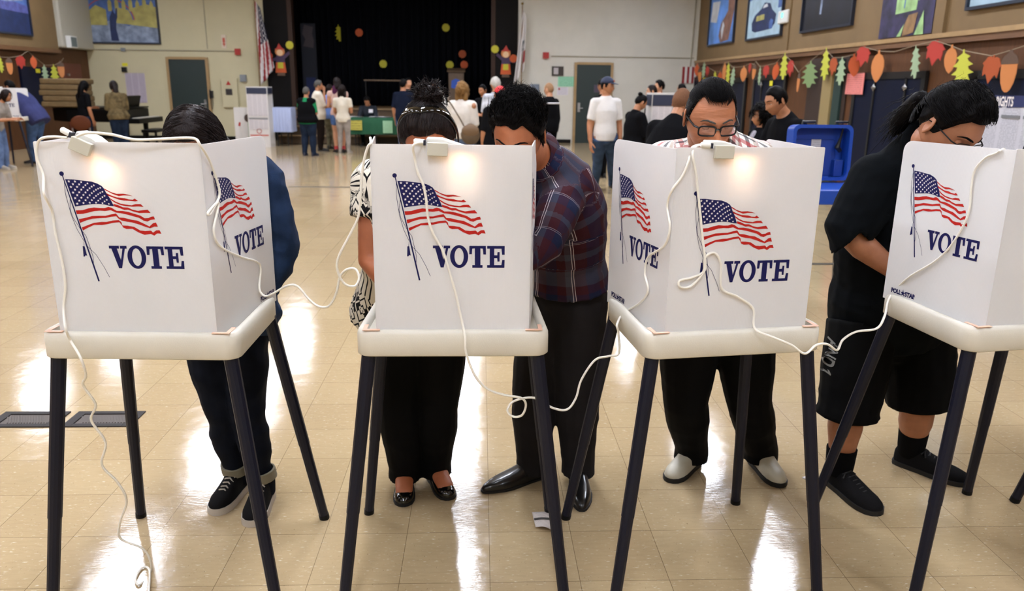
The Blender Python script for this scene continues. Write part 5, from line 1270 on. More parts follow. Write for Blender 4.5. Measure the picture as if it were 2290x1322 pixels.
# scarecrow cut-outs either side of the stage
def scarecrow(px, py, flip, label):
    t = thing('scarecrow_cutout', label, 'decoration', aty(px, py, YF-.09), 0, 'scarecrow cut-outs beside the stage')
    def pc(nm, pl, m, z=0.): b = MB(); b.prism([(x*flip, y) for x, y in pl], .012, plane_frame((0, -z, 0), (1, 0, 0), (0, 0, 1))); b.build(nm, m, t, smooth=False)
    pc('arms', [(-.30, -.12), (-.26, -.06), (-.05, .03), (.05, .03), (.24, .16), (.28, .10), (.08, -.08), (-.08, -.08)], mat('scarecrow purple', '#3d2a45', .7))
    pc('torso', [(-.10, .06), (.10, .06), (.13, -.16), (-.13, -.16)], mat('scarecrow purple', '#3d2a45', .7), .012)
    pc('skirt', [(-.12, -.14), (.12, -.14), (.15, -.42), (-.15, -.42)], P_OR, .02); pc('apron', [(-.07, -.14), (.07, -.14), (.08, -.3), (-.08, -.3)], P_YE, .034)
    pc('legs', [(-.10, -.42), (.10, -.42), (.11, -.5), (-.11, -.5)], P_BR, .01)
    pc('hair', [(.135*math.cos(k), .15+.12*math.sin(k)) for k in [2*PI*i/14 for i in range(14)]], P_LO, .02); pc('face', [(.085*math.cos(k), .12+.085*math.sin(k)) for k in [2*PI*i/16 for i in range(16)]], mat('scarecrow face', '#d8b48a', .7), .034)
    pc('hat', [(-.14, .21), (.14, .21), (.07, .25), (-.01, .37), (-.07, .25)], P_RE, .046)
scarecrow(627, 128, 1, 'smiling scarecrow cut-out on the black panel left of the stage'); scarecrow(1131, 132, -1, 'smiling scarecrow cut-out on the black panel right of the stage')
# stage furniture
t = thing('lectern', 'brown lectern with a blue emblem standing on the stage', 'lectern', aty(1021, 240, YF+1.2)*1.0); t.location.z = .93; PW[t.name] = M.Translation(t.location)
hl = aty(1021, 153, YF+1.2).z-.93
M_LECT = mat('lectern wood', '#5a4632', .5, noise=.15)
b = MB(); b.box((0, 0, hl/2-.05), (.46, .34, hl-.1)); b.build('lectern_body', M_LECT, t, smooth=False, bevel=.01); b = MB(); b.box((0, -.02, hl-.05), (.54, .44, .04), M.Rotation(.2, 3, 'X')); b.build('lectern_top', M_LECT, t, smooth=False, bevel=.005)
b = MB(); b.prism([(-.15, -.12), (-.05, -.15), (.02, -.06), (.12, -.02), (.10, .10), (-.02, .14), (-.14, .08)], .012, plane_frame((0, -.172, hl*.62), (1, 0, 0), (0, 0, 1))); b.build('emblem', mat('blue emblem', '#1f4fb0', .5), t, smooth=False)
t = thing('stage_rail', 'thin horizontal rail on two posts at the front of the stage', 'rail', V((aty(856, 180, YF+.6).x, YF+.6, .93)))
zr = aty(856, 180, YF+.6).z-.93
b = MB(); b.cyl((-.55, 0, zr), (.55, 0, zr), .02, n=8); b.build('rail_bar', mat('rail wood', '#6a5540', .5), t)
for s in (-1, 1): b = MB(); b.cyl((s*.5, 0, 0), (s*.5, 0, zr), .014, n=8); b.build('rail_post', M_BLKPL, t)
t = thing('stage_flat', 'painted scenery board with a pale treetop shape at the left of the stage', 'scenery', V((aty(690, 100, YF+1.5).x, YF+1.5, .93)))
b = MB(); b.box((0, 0, 1.2), (.44, .03, 2.4)); b.build('board', mat('dark scenery board', '#10131d', .8), t, smooth=False)
b = MB(); b.prism([(-.16, 1.75), (.14, 1.7), (.17, 1.9), (.12, 2.1), (.16, 2.3), (-.10, 2.36), (-.17, 2.1), (-.08, 1.95)], .01, plane_frame((0, -.016, 0), (1, 0, 0), (0, 0, 1))); b.build('treetop', mat('pale scenery paint', '#3c3438', .8), t, smooth=False)
b = MB(); b.prism([(-.12, .25), (.16, .25), (.16, .85), (-.12, .85)], .01, plane_frame((0, -.016, 0), (1, 0, 0), (0, 0, 1))); b.build('blue_patch', mat('blue scenery paint', '#111e47', .8), t, smooth=False)
# steps up to the stage
xa, xb = aty(628, 300, 22).x, aty(1075, 300, 22).x
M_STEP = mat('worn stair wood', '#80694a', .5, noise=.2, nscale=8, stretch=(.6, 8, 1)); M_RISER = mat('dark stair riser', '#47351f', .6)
t = thing('stage_steps', 'wide wooden steps leading up to the stage', 'steps', ((xa+xb)/2, 21.75, 0))
for k in range(4):
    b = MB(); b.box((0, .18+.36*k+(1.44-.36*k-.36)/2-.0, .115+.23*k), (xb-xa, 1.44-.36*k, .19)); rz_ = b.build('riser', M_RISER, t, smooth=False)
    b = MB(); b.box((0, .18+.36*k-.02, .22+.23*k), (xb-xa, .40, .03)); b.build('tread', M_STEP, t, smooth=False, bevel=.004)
# tables
def table(name, label, x0, x1, y0, y1, z, drop, m, cloth=True):
    t = thing(name, label, 'table', ((x0+x1)/2, (y0+y1)/2, 0)); w, d = x1-x0, y1-y0
    b = MB(); b.box((0, 0, z-.015), (w, d, .03)); b.build('table_top', M_BOXG, t, smooth=False)
    for sx in (-1, 1):
        for sy in (-1, 1): b = MB(); b.cyl((sx*(w/2-.12), sy*(d/2-.08), 0), (sx*(w/2-.12), sy*(d/2-.08), z-.03), .016, n=8); b.build('leg', M_BLKPL, t)
    return t
def drape(label, x0, x1, y0, y1, z, drop, m, name='tablecloth', seed=0):
    b = MB(); w, d = x1-x0, y1-y0; c = V(((x0+x1)/2, (y0+y1)/2, z)); ring = []
    N = 30; per = [(-w/2+w*k/N, -d/2) for k in range(N)]+[(w/2, -d/2+d*k/10) for k in range(10)]+[(w/2-w*k/N, d/2) for k in range(N)]+[(-w/2, d/2-d*k/10) for k in range(10)]
    n = len(per); vs = [V((x, y, .006)) for x, y in per]
    for j in range(1, 6):
        f = j/5
        for k, (x, y) in enumerate(per): o = .012+.018*f*math.sin(k*1.35+seed); l = math.hypot(x/w, y/d); vs.append(V((x*(1+o*2/w), y*(1+o*2/d), .006-drop*f)))
    b.add(vs, [tuple(range(n))]+[(j*n+k, j*n+(k+1) % n, (j+1)*n+(k+1) % n, (j+1)*n+k) for j in range(5) for k in range(n)])
    o = b.build(name, m, angle=60); o.location = c; PW[o.name] = M.Translation(c); return tag(o, label, 'tablecloth')
M_GREENC = mat('green table cloth', '#1f5a3c', .8); xa, xb = aty(782, 265, 20.95).x, aty(930, 265, 20.95).x
table('folding_table', 'folding table under the green cloth', xa, xb, 20.95, 21.6, .745, .45, None); drape('green cloth with paper signs on the check-in table', xa, xb, 20.95, 21.6, .745, .42, M_GREENC)
def sheet(name, label, cat, px0, py0, px1, py1, Y, m, group=None): return onfar(name, label, cat, px0, py0, px1, py1, .006, m, group, Y)
sheet('paper_sign', 'yellow printed sign hanging on the front of the green cloth', 'sign', 783, 269, 810, 291, 20.90, printed('yellow sign print', '#c9bd55', '#4a431c', 4)); sheet('paper_sign', 'pale green printed sign hanging on the front of the green cloth', 'sign', 856, 270, 878, 298, 20.90, printed('pale green sign print', '#9cc79f', '#5d8a66', 8))
M_PAPER = mat('white paper', '#cfcdd0', .7)
def flat_paper(px, py, Y, z, w, d, rz, label, grp='papers on the check-in table'):
    b = MB(); b.grid(lambda u, v: V(((u-.5)*w, (v-.5)*d, .01+.012*math.sin(u*3+v*2))), 6, 4); o = b.build('paper_sheet', M_PAPER, angle=180, solid=.004); o.location = V((aty(px, py, Y).x, Y, z)); o.rotation_euler = (0, 0, rz); tag(o, label, 'paper', grp)
flat_paper(798, 262, 21.2, .757, .34, .26, .1, 'open white papers at the left end of the green table'); flat_paper(845, 262, 21.15, .757, .42, .24, -.2, 'white roster pages in front of the seated person'); flat_paper(862, 264, 21.2, .757, .30, .22, .3, 'white papers to the right of the roster pages')
xa, xb = aty(610, 235, 21.2).x, aty(654, 235, 21.2).x
table('side_table', 'small table under the pale blue-white cloth near the steps', xa, xb, 20.95, 21.5, .98, .5, None); drape('pale blue-white cloth hanging unevenly over a small table', xa, xb, 20.95, 21.5, .98, .62, mat('pale blue cloth', '#a9b4d4', .8), seed=2)
b = MB(); b.tube([(0, 0, 0), (0, 0, .02), (0, 0, .26), (0, 0, .27)], [.11, .12, .15, .152], 18); o = b.build('red_bin', mat('red bin plastic', '#8e1d20', .4)); o.location = V((aty(651, 262, 21.9).x, 21.92, .46)); tag(o, 'red bin on the steps beside the pale cloth', 'bin')
xa, xb = aty(1042, 262, 18.6).x, aty(1100, 262, 18.6).x
table('dark_table', 'table with a dark cloth behind the blonde person\'s elbow', xa, xb, 18.6, 19.3, .745, .5, None); drape('charcoal cloth on the table behind the blonde person', xa, xb, 18.6, 19.3, .745, .55, mat('charcoal cloth', '#1c1f22', .8)); flat_paper(1072, 255, 18.9, .757, .5, .3, .2, 'pale papers on the charcoal-clothed table', 'papers on the charcoal-clothed table')
# display stands
M_CARD = mat('white display card', '#cbc7c2', .6); M_CARDG = mat('grey card edge', '#6f7073', .6); M_HEAD = mat('navy header print', '#20263c', .6)
def kiosk(label, x0, x1, ptop, Y, side, header_txt=True, lines=40):
    a = aty(x0, 260, Y); b_ = aty(x1, 260, Y); w = b_.x-a.x; h = aty((x0+x1)/2, ptop, Y).z
    t = thing('display_stand', label, 'display stand', ((a.x+b_.x)/2, Y, 0), 0, 'folded card display stands'); dep = w*.8
    b = MB(); b.prism([(-w/2, 0), (w/2, 0), (w/2+.02*side, dep), (-w/2+.02*side, dep)], h, M.Identity(4)); b.build('column', M_CARD, t, smooth=False)
    b = MB(); b.box((0, -.006, h-.10), (w*.94, .008, .15)); b.build('header', M_HEAD, t, smooth=False)
    b = MB(); b.box((side*(w/2+.01), dep/2, h-.1), (.022, dep*.96, .15)); b.build('side_header', M_HEAD, t, smooth=False)
    b = MB(); b.box((0, -.005, h*.70), (w*.92, .006, h*.36)); b.build('upper_print', printed('kiosk print', '#c6c0c0', '#77717a', 26, 4), t, smooth=False)
    b = MB(); b.box((0, -.005, h*.48), (w*.9, .006, .03)); b.build('divider', M_CARDG, t, smooth=False)
    b = MB(); b.box((0, -.005, h*.38), (w*.9, .006, h*.17)); b.build('lower_print', printed('kiosk print', '#c6c0c0', '#77717a', 26, 4), t, smooth=False)
    b = MB(); b.prism(arc(0, 0, .05, .065, 0, 359, 24), .004, plane_frame((0, -.004, h*.27), (1, 0, 0), (0, 0, 1))); b.build('round_emblem', M_REDP, t, smooth=False)
    b = MB(); b.box((0, -.005, h*.20), (w*.88, .006, .03)); b.build('red_bar', mat('red bar print', '#b04a3a', .6), t, smooth=False)
    return t
kiosk('tall white display stand with a navy header near the left flag', 554, 601, 194, 20.6, 1)
kiosk('white display stand with a dark header behind the person with a shaved head', 1456, 1513, 208, 11.2, -1)
t = thing('display_board', 'low white display board with a flower picture beside the tall stand', 'display board', V((aty(545, 300, 21.1).x, 21.1, 0)))
h = aty(545, 240, 21.1).z; b = MB(); b.box((0, 0, h/2), (.42, .03, h)); b.build('board', M_CARD, t, smooth=False)
b = MB(); b.ell((.13, -.02, h*.72), (.08, .012, .10), None, 14, 8); b.build('flower', mat('brown flower print', '#3d2c20', .7), t); b = MB(); b.box((.14, -.018, h*.45), (.02, .006, .5)); b.build('stem', mat('stem print', '#6f8a63', .7), t, smooth=False); b = MB(); b.prism([(-.07, -.04), (-.02, -.05), (.0, .04), (-.04, .06)], .004, plane_frame((-.05, -.016, h*.56), (1, 0, 0), (0, 0, 1))); b.build('red_mark', M_REDP, t, smooth=False)
# piano end of the hall
M_PIANO = mat('black piano lacquer', '#060606', .4, spec=.15); YP = 19.6
xp0, xp1 = aty(118, 250, YP).x, aty(318, 250, YP).x; t = thing('grand_piano', 'black grand piano against the far left wall, keyboard to the right', 'piano', ((xp0+xp1)/2, YP+.3, 0)); Lp = xp1-xp0
b = MB(); pl = [(Lp/2-.25, -.7), (Lp/2-.25, .7), (-Lp*.1, .7), (-Lp/2, .35), (-Lp/2, -.3), (-Lp*.25, -.7)]; b.prism(pl, .30, M.Translation((0, 0, .66))); b.build('case', M_PIANO, t, bevel=.02)
b = MB(); b.prism([(x*1.01, y*1.01) for x, y in pl], .03, M.Translation((0, 0, .97))); b.build('lid', M_PIANO, t, bevel=.006)
b = MB(); b.box((Lp/2-.10, 0, .69), (.36, 1.42, .12)); b.build('key_bed', M_PIANO, t, bevel=.01)
b = MB(); b.box((Lp/2-.04, 0, .757), (.15, 1.22, .016)); b.build('keys', mat('ivory keys', '#b9b4a6', .3), t, smooth=False)
b = MB(); b.box((Lp/2-.36, 0, 1.12), (.05, .9, .30), M.Rotation(.25, 3, 'Y')); b.build('music_desk', M_PIANO, t, bevel=.01)
for x, y in ((Lp/2-.3, -.55), (Lp/2-.3, .55), (-Lp/2+.35, 0)): b = MB(); b.tube([(x, y, .66), (x, y, .5), (x, y, .08), (x, y, 0)], [.07, .06, .04, .045], 10); b.build('leg', M_PIANO, t)
t = thing('piano_bench', 'low black bench beside the keyboard of the piano', 'bench', (aty(322, 300, 19.4).x+.2, 19.6, 0)); b = MB(); b.box((0, 0, .46), (.36, .8, .07)); b.build('seat', M_PIANO, t, bevel=.015)
for sx in (-1, 1):
    for sy in (-1, 1): b = MB(); b.tube([(sx*.14, sy*.34, .43), (sx*.14, sy*.34, 0)], [.03, .02], 8); b.build('leg', M_PIANO, t)
M_MAT_ = mat('folded tan mat', '#6d5837', .7, noise=.15)
for k in range(5): 
    x0 = aty(140, 220, 19.2).x
    b = MB(); b.box((0, 0, 0), (.92-.04*(k % 2), .7, .125)); o = b.build('folded_mat', M_MAT_, smooth=False, bevel=.03); o.location = V((x0+.03*math.sin(k*2), 19.45, 1.065+.130*k)); tag(o, '%s tan folded mat of the pile on the piano' % ('lowest', 'second lowest', 'middle', 'second highest', 'topmost')[k], 'mat', 'tan mats piled on the piano')
t = thing('wooden_chair', 'orange-brown wooden chair in front of the piano', 'chair', (aty(180, 300, 17.6).x, 17.6, 0), .3)
M_CHW = mat('orange brown wood', '#55290f', .6, spec=.2); b = MB(); b.box((0, 0, .45), (.42, .42, .03)); b.build('seat', M_CHW, t, bevel=.01); b = MB(); b.ell((0, .2, .70), (.20, .02, .17), None, 16, 10); b.build('backrest', M_CHW, t)
for sx in (-1, 1):
    for sy in (-1, 1): b = MB(); b.cyl((sx*.17, sy*.17, 0), (sx*.17, sy*.17, .44 if sy < 0 else .6), .018, n=8); b.build('leg', M_STEEL, t)
# left wall
def onleft(name, label, cat, x0, x1, y0, y1, th, m, off=0., group=None):
    X = XL+off; a = atx(x0, (y0+y1)/2, X).y; b = atx(x1, (y0+y1)/2, X).y; xm = (x0+x1)/2; za, zb = atx(xm, y0, X).z, atx(xm, y1, X).z
    c = V((X+th/2, (a+b)/2, (za+zb)/2)); t = MB(); t.box((0, 0, 0), (th, abs(a-b), za-zb)); o = t.build(name, m, smooth=False); o.location = c; PW[o.name] = M.Translation(c); return tag(o, label, cat, group)
ya, yb = atx(-30, 78, XL+.1).y, atx(70, 78, XL+.1).y; zb = atx(35, 78, XL+.1).z
painting('wall_painting', 'seascape painting in blues and violets at the upper left corner', M_PFRAME, yb-ya, 1.9, V((XL+.1, (ya+yb)/2, zb+.95)), PI/2, [(1, [(0, 0), (1, 0), (1, .30), (0, .34)]), (2, [(.0, .30), (.5, .28), (1, .27), (1, .36), (.6, .40), (.2, .36)]), (4, [(.1, .40), (.5, .38), (.9, .42), (.7, .50), (.3, .48)])], 0, [P_BLUE, P_DEEP, mat('painted violet', '#4b4f86', .6, noise=.3), P_DEEP, P_GREYB])
t = thing('wall_speaker', 'pale louvred speaker box on the white wall section at upper left', 'speaker', atx(155, 94, XL+.22)); b = MB(); b.box((.06, 0, 0), (.12, .36, .30)); b.build('speaker_case', M_WPLAST, t, bevel=.01); b = MB()
b.box((.123, .0, 0), (.01, .28, .24)); b.build('speaker_grille', mat('speaker grille', '#66706f', .6), t, smooth=False)
onleft('folded_table', 'navy folded wall table on the left wall behind the garland', 'table', 46, 118, 150, 235, .06, mat('navy laminate', '#0c1226', .5, spec=.15), .005); onleft('yellow_note', 'small yellow square on the navy folded table at left', 'note', 80, 89, 154, 163, .01, M_YEL, .07)
t = thing('door_3', 'red-brown door under the white soffit', 'door', atx(165, 200, XL+.01)); t['kind'] = 'structure'; t.location.z = 0; PW[t.name] = M.Translation(t.location)
b = MB(); b.box((.02, 0, 1.02), (.05, .9, 2.04)); b.build('door_leaf', mat('red brown door', '#5e2b1c', .5), t, smooth=False); b = MB(); b.cyl((.05, -.32, 1.75), (.10, -.32, 1.75), .03); b.build('door_closer', M_STEEL, t)
# right wall: paintings, notices, folded tables
def rpaint(label, x0, x1, yb_, h, frame, shapes, base, mats, ys=.6):
    a, b = atx(x0, yb_, XR).y, atx(x1, yb_, XR).y; z = atx((x0+x1)/2, yb_, XR).z
    return painting('wall_painting', label, frame, a-b, h, V((XR, (a+b)/2, z+h/2)), -PI/2, shapes, base, mats, ys)
rpaint('painting of a brown cliff against a bright blue sky, farthest along the right wall', 1585, 1642, 100, 1.9, M_PFRAME, [(1, [(.05, .55), (.3, .5), (.4, .95), (.1, .98)]), (2, [(.5, .05), (.8, .08), (.9, .5), (.98, .95), (.7, 1), (.72, .7), (.48, .45), (.42, .2)]), (3, [(.55, .1), (.62, .4), (.56, .5), (.5, .3)])], 0, [P_SKY, P_WHITE, P_BROWN, P_WHITE])
rpaint('painting of an old dark blue car on a pale street', 1671, 1749, 86, 1.9, M_PFRAME, [(4, [(0, .75), (.2, .8), (.2, 1), (0, 1)]), (4, [(.85, .5), (1, .5), (1, 1), (.85, 1)]), (1, [(.16, .18), (.26, .14), (.70, .16), (.80, .24), (.82, .40), (.70, .50), (.64, .62), (.48, .66), (.40, .56), (.22, .46), (.14, .32)]), (3, [(.26, .34), (.50, .35), (.50, .45), (.28, .44)]), (2, [(.44, .56), (.58, .57), (.56, .63), (.48, .62)]), (4, [(.66, .16), (.74, .16), (.76, .30), (.70, .34), (.65, .28)])], 0, [P_PALEB, P_DEEP, P_WHITE, P_YELL, P_BLUE])
rpaint('nearly black painting with faint blue streaks on the right wall', 1794, 1908, 66, 1.9, M_PFRAME, [(1, [(.36, .25), (.40, .25), (.41, .7), (.38, .8)])], 0, [P_BLACKB, P_GREYB])
rpaint('unframed night scene painting with a lit green window', 1966, 2086, 84, 1.6, None, [(1, [(.30, .36), (.68, .38), (.70, 1.0), (.30, .98)]), (2, [(.45, .43), (.47, .43), (.48, 1), (.46, 1)]), (1, [(.70, .5), (.92, .66), (.92, .78), (.72, .60)]), (3, [(.48, .02), (.68, .06), (.72, .34), (.56, .32), (.50, .18)]), (1, [(.70, .02), (.86, .02), (.82, .36)]), (1, [(.38, .02), (.46, .02), (.50, .2)])], 0, [P_NIGHT, P_GREEN, P_BLUE, mat('painted tan', '#8a6a44', .6, noise=.3), P_NIGHT])
rpaint('pale blue painting in a black frame, nearest along the right wall', 2168, 2330, 12, 1.6, M_PFRAME, [], 0, [P_PALEB])
t = thing('wireless_router', 'white wall-mounted box with a glowing green ring between two paintings', 'router', atx(1757, 38, XR)); b = MB(); b.box((-.04, 0, 0), (.07, .52, .26), None); b.build('router_case', M_WPLAST, t, bevel=.03)
b = MB(); b.prism(arc(0, 0, .03, .05, 0, 359, 24), .006, plane_frame((-.076, 0, .03), (0, -1, 0), (0, 0, 1))); b.build('status_ring', mat('green status light', '#3fe0a0', .4, emit=2.), t, smooth=False)
onright('pink_notice', 'pink printed notice taped up under the garland on the right wall', 'notice', 1893, 1932, 164, 211, .008, printed('pink notice print', '#d98079', '#8a4a45', 11), .055)
M_NAVYL = mat('navy laminate', '#0c1226', .5, spec=.15)
def folded(x0, x1, ptop, label, latches):
    X = XR; a = atx(x0, ptop, X).y; b_ = atx(x1, ptop, X).y; z = atx((x0+x1)/2, ptop, X).z; w = a-b_
    t = thing('folded_table', label, 'table', (X, (a+b_)/2, 0), 0, 'navy folding tables stowed in the right wall')
    b = MB()
    for s in (-1, 1): b.box((-.02, s*(w/2-.05), z/2), (.05, .10, z))
    b.box((-.02, 0, z-.05), (.05, w-.2, .10)); b.build('table_frame', M_BLKPL, t, smooth=False)
    b = MB(); b.box((-.012, 0, (z-.1)/2), (.03, w-.2, z-.1)); b.build('table_leaf', M_NAVYL, t, smooth=False)
    for py, pz in latches:
        p = atx(py, pz, X); dy = p.y-(a+b_)/2
        b = MB(); b.box((-.035, dy, z/2-.02), (.02, .05, z-.1)); l = b.build('strap', M_BLKPL, t, smooth=False)
        b = MB(); b.ell((-.05, dy, p.z), (.012, .07, .028), None, 10, 8); b.ell((-.05, dy, p.z), (.014, .02, .055), None, 10, 8); b.build('latch', M_STEEL, l)
folded(1917, 2078, 161, 'navy folded table with two steel latches below the twisted pale leaf', [(1960, 196), (2030, 196)]); folded(2160, 2420, 155, 'navy folded table behind the bent dark-haired person at the right', [(2187, 197)])
folded(1690, 1762, 168, 'navy folded table behind the person in black by the blue case', [(1707, 190)]); folded(1636, 1672, 174, 'narrow navy folded table behind the person with glasses', []); folded(1556, 1600, 172, 'farthest navy folded table at the end of the right wall', [])
onright('yellow_note', 'yellow square on the farthest navy table of the right wall', 'note', 1573, 1579, 174, 183, .01, M_YEL, .06, 'yellow squares on the navy tables'); onright('yellow_note', 'yellow square on the navy table behind the person in black', 'note', 1722, 1728, 181, 192, .01, M_YEL, .06, 'yellow squares on the navy tables')
ya, yb = atx(1806, 200, XR).y, atx(1893, 200, XR).y
wbox('door_4', XR-.01, XR+.1, yb, ya, 0, 2.16, mat('dark recess brown', '#2e1d12', .7)); yc, yd = atx(1841, 230, XR).y, atx(1862, 230, XR).y; wbox('trim_14', XR-.06, XR, yd, yc, 0, 2.12, mat('beige jamb paint', '#8d7a50', .6)); yc, yd = atx(1866, 230, XR).y, atx(1882, 230, XR).y; wbox('trim_15', XR-.05, XR, yd, yc, 0, 2.12, mat('teal door edge', '#1d332f', .5))
# printed rights poster on the right wall
X = XR-.05; ya, yb = atx(2155, 225, X).y, atx(2345, 225, X).y; zt, zh, zb = atx(2230, 213, X).z, atx(2230, 240, X).z, atx(2230, 420, X).z
t = thing('rights_poster', 'large printed rights poster with a navy header behind the bent dark-haired head', 'poster', (X, (ya+yb)/2, zb)); W = ya-yb
b = MB(); b.box((.01, 0, (zt-zb)/2), (.015, W, zt-zb)); b.build('poster_sheet', printed('rights poster print', '#b9b9c0', '#85858f', 60, 4, None, .6), t, smooth=False)
b = MB(); b.prism([(-W/2, zh-zb-.02), (0, zh-zb+.0), (.05, zh-zb+.05), (.1, zh-zb), (W/2, zh-zb+.03), (W/2, zt-zb), (-W/2, zt-zb)], .004, plane_frame((0, 0, 0), (0, -1, 0), (0, 0, 1))); b.build('poster_header', mat('poster navy', '#1a2452', .6), t, smooth=False)
pe = atx(2268, 226, X).y-(ya+yb)/2; hh = .15
me = text_mesh('VOTER BILL', hh, align='RIGHT', sx=.62, bold=.004); mo = text_mesh('of', hh*.95, align='RIGHT', sx=.7, shear=.35); mr = text_mesh('RIGHTS', hh, align='RIGHT', sx=.62, bold=.004)
wr_ = max(v.co.x for v in mr.vertices)-min(v.co.x for v in mr.vertices); wo = max(v.co.x for v in mo.vertices)-min(v.co.x for v in mo.vertices)
for m3, dx in ((mr, 0), (mo, -wr_-.05), (me, -wr_-wo-.11)):
    m3.transform(plane_frame((-.007, pe, (zh+zt)/2-zb-.05), (0, -1, 0), (0, 0, 1)) @ M.Translation((dx, 0, 0))); m3.materials.append(M_WHITEINK); place('poster_lettering', m3, t, smooth=False)
for zz in (zh-zb-.10, zh-zb-.75):
    for k in range(4): b = MB(); b.box((-.003, W/2-W*(k+.5)/4, zz), (.008, W*.21, .035)); b.build('column_heading', M_CARDG, t, smooth=False)
# blue voting machine case on thin legs
t = thing('voting_machine_case', 'blue plastic voting machine case with its lid open, on thin metal legs', 'machine', (2.66, 5.85, 0)); M_CASE = mat('blue case plastic', '#12409c', .4); M_CASE2 = mat('darker blue case plastic', '#0e3688', .45); M_TUBE = mat('grey leg tube', '#6f6d68', .35, .8)
pc = atz(1818, 700); xL = aty(1757, 350, 6.12).x-2.66; xR_ = aty(1888, 350, 6.12).x-2.66; zl0 = aty(1820, 440, 5.6).z; zl1 = aty(1820, 279, 6.15).z
b = MB(); b.prism(round_rect(xL, xR_, -.30, .24, .04, 5), .11, M.Translation((0, 0, .80))); b.build('case_base', M_CASE, t, bevel=.01)
zb0 = .92; Hl = zl1-zb0; Rl = M.Translation((0, .27, zb0)) @ M.Rotation(-.06, 4, 'X')
lid = MB(); ol = round_rect(xL, xR_, 0, Hl, .05, 6); il = round_rect(xL+.025, xR_-.025, .025, Hl-.025, .04, 6); n = len(ol)
f0 = M.Rotation(PI/2, 4, 'X')
def LP(p, d): return Rl @ V((p[0], d, p[1]))
vs = [LP(p, .0) for p in ol]+[LP(p, -.13) for p in ol]+[LP(p, -.13) for p in il]+[LP(p, -.02) for p in il]
lid.add(vs, [tuple(range(n))]+[(i, (i+1) % n, n+(i+1) % n, n+i) for i in range(n)]+[(n+i, n+(i+1) % n, 2*n+(i+1) % n, 2*n+i) for i in range(n)]+[(2*n+i, 2*n+(i+1) % n, 3*n+(i+1) % n, 3*n+i) for i in range(n)]+[tuple(range(3*n, 4*n))]); lo = lid.build('case_lid', M_CASE, t, angle=40)
b = MB(); b.prism([(p[0]*.72-.02, p[1]*.66+Hl*.08) for p in ol], .012, Rl @ M.Translation((0, -.012, 0)) @ f0); b.build('lid_panel', M_CASE2, lo, bevel=.004)
b = MB(); b.box(LP((-.03, Hl*.62), -.03), (.075, .006, .10)); b.build('white_label', printed('case label', '#bdb8b6', '#777777', 6), lo, smooth=False)
for x in (-.12, .14): b = MB(); b.tube([LP((x-.05, Hl), -.08), LP((x-.05, Hl+.022), -.08), LP((x+.05, Hl+.022), -.08), LP((x+.05, Hl), -.08)], .009, 8); b.build('lid_latch', M_BLKPL, lo)
b = MB(); b.tube([LP((xR_-.07, Hl-.02), -.10), LP((xR_-.075, Hl-.10), -.08), LP((xR_-.09, Hl-.17), -.07), LP((xR_-.06, Hl-.20), -.06)], [.008, .008, .022, .016], 8); b.build('cable', M_BLKPL, lo)
b = MB(); b.box(LP((xR_-.07, Hl*.22), -.05), (.07, .06, .13)); b.build('side_pocket', M_CASE2, lo, bevel=.006)
for (x0, y0), (x1, y1) in (((xL+.05, -.25), (xL+.0, -.34)), ((xR_-.05, -.25), (pc.x-2.66+.20, -.36)), ((xL+.05, .2), (xL+.0, .24)), ((xR_-.05, .2), (xR_+.02, .22))):
    b = MB(); b.cyl((x0, y0, .81), (x1, y1, 0), .013, n=10); b.build('leg', M_TUBE, t)
b = MB(); b.cyl((xL+.02, -.30, .36), (xR_, -.30, .36), .008, n=8); b.build('cross_bar', M_TUBE, t)
# floor: grates, joint, scrap of paper
def grate(x0, x1, label):
    y0, y1 = 3.53, 3.71; t = thing('floor_grate', label, 'grate', ((x0+x1)/2, (y0+y1)/2, 0), 0, 'floor outlet grates'); w, d = x1-x0, y1-y0; m = mat('dark grate metal', '#262220', .55, spec=.2)
    b = MB()
    for s in (-1, 1): b.box((s*(w/2-.022), 0, .003), (.044, d, .006)); b.box((0, s*(d/2-.016), .003), (w-.09, .032, .006))
    b.build('grate_frame', m, t, smooth=False)
    b = MB(); n = 16; 
    b.box((0, 0, .0008), (w-.09, d-.06, .0012)); 
    for k in range(n): b.box((-w/2+.06+(w-.12)*k/(n-1), 0, .003), (.006, (d-.07)*.9, .003), M.Rotation(.5, 3, 'Z'))
    b.build('grate_slats', mat('worn grate metal', '#544c46', .55, spec=.3), t, smooth=False)
grate(-2.02, -1.69, 'dark metal floor grate just left of the far left booth leg'); grate(-2.38, -2.06, 'dark metal floor grate at the left edge of the picture')
a, b_ = atz(645, 418), atz(782, 419); b = MB(); b.box((0, 0, .002), ((b_-a).length, .10, .004)); o = b.build('floor_strip', mat('dark floor strip', '#4d4436', .5)); o.location = (a+b_)/2; tag(o, 'dark metal strip set in the floor between the two left booths', 'strip')
p = atz(1217, 1172); t = thing('paper_scrap', 'crumpled printed paper on the floor by the second booth\'s leg', 'paper', p, .05)
b = MB()
def pf(u, v):
    x = (u-.5)*.075; y = (v-.5)*.165; z = .003+.012*(1-v)**2+.008*max(0, math.sin(u*4))*(1-v)
    if v < .3: x += .03*(.3-v)*(1-u); y += .02*(.3-v)/.3*(1-u)*2
    return V((x, y, z))
b.grid(pf, 10, 20); b.build('sheet', printed('scrap print', '#cfc6c0', '#a79f9c', 16, 1, None, .5), t, angle=180, solid=.0012, fix=False)
b = MB(); b.grid(lambda u, v: pf(.02+.96*u, .60+.10*v)+V((0, 0, .0022)), 10, 3); b.build('dark_band', mat('dark band print', '#3c3a38', .6), t, smooth=False, fix=False)
p = atz(1800, 1070); b = MB(); b.box((0, 0, .003), (.022, .012, .006), M.Rotation(.5, 3, 'Z')); o = b.build('floor_scrap', M_PAPER, smooth=False); o.location = p; tag(o, 'tiny white scrap on the floor beside the third booth\'s leg', 'scrap')
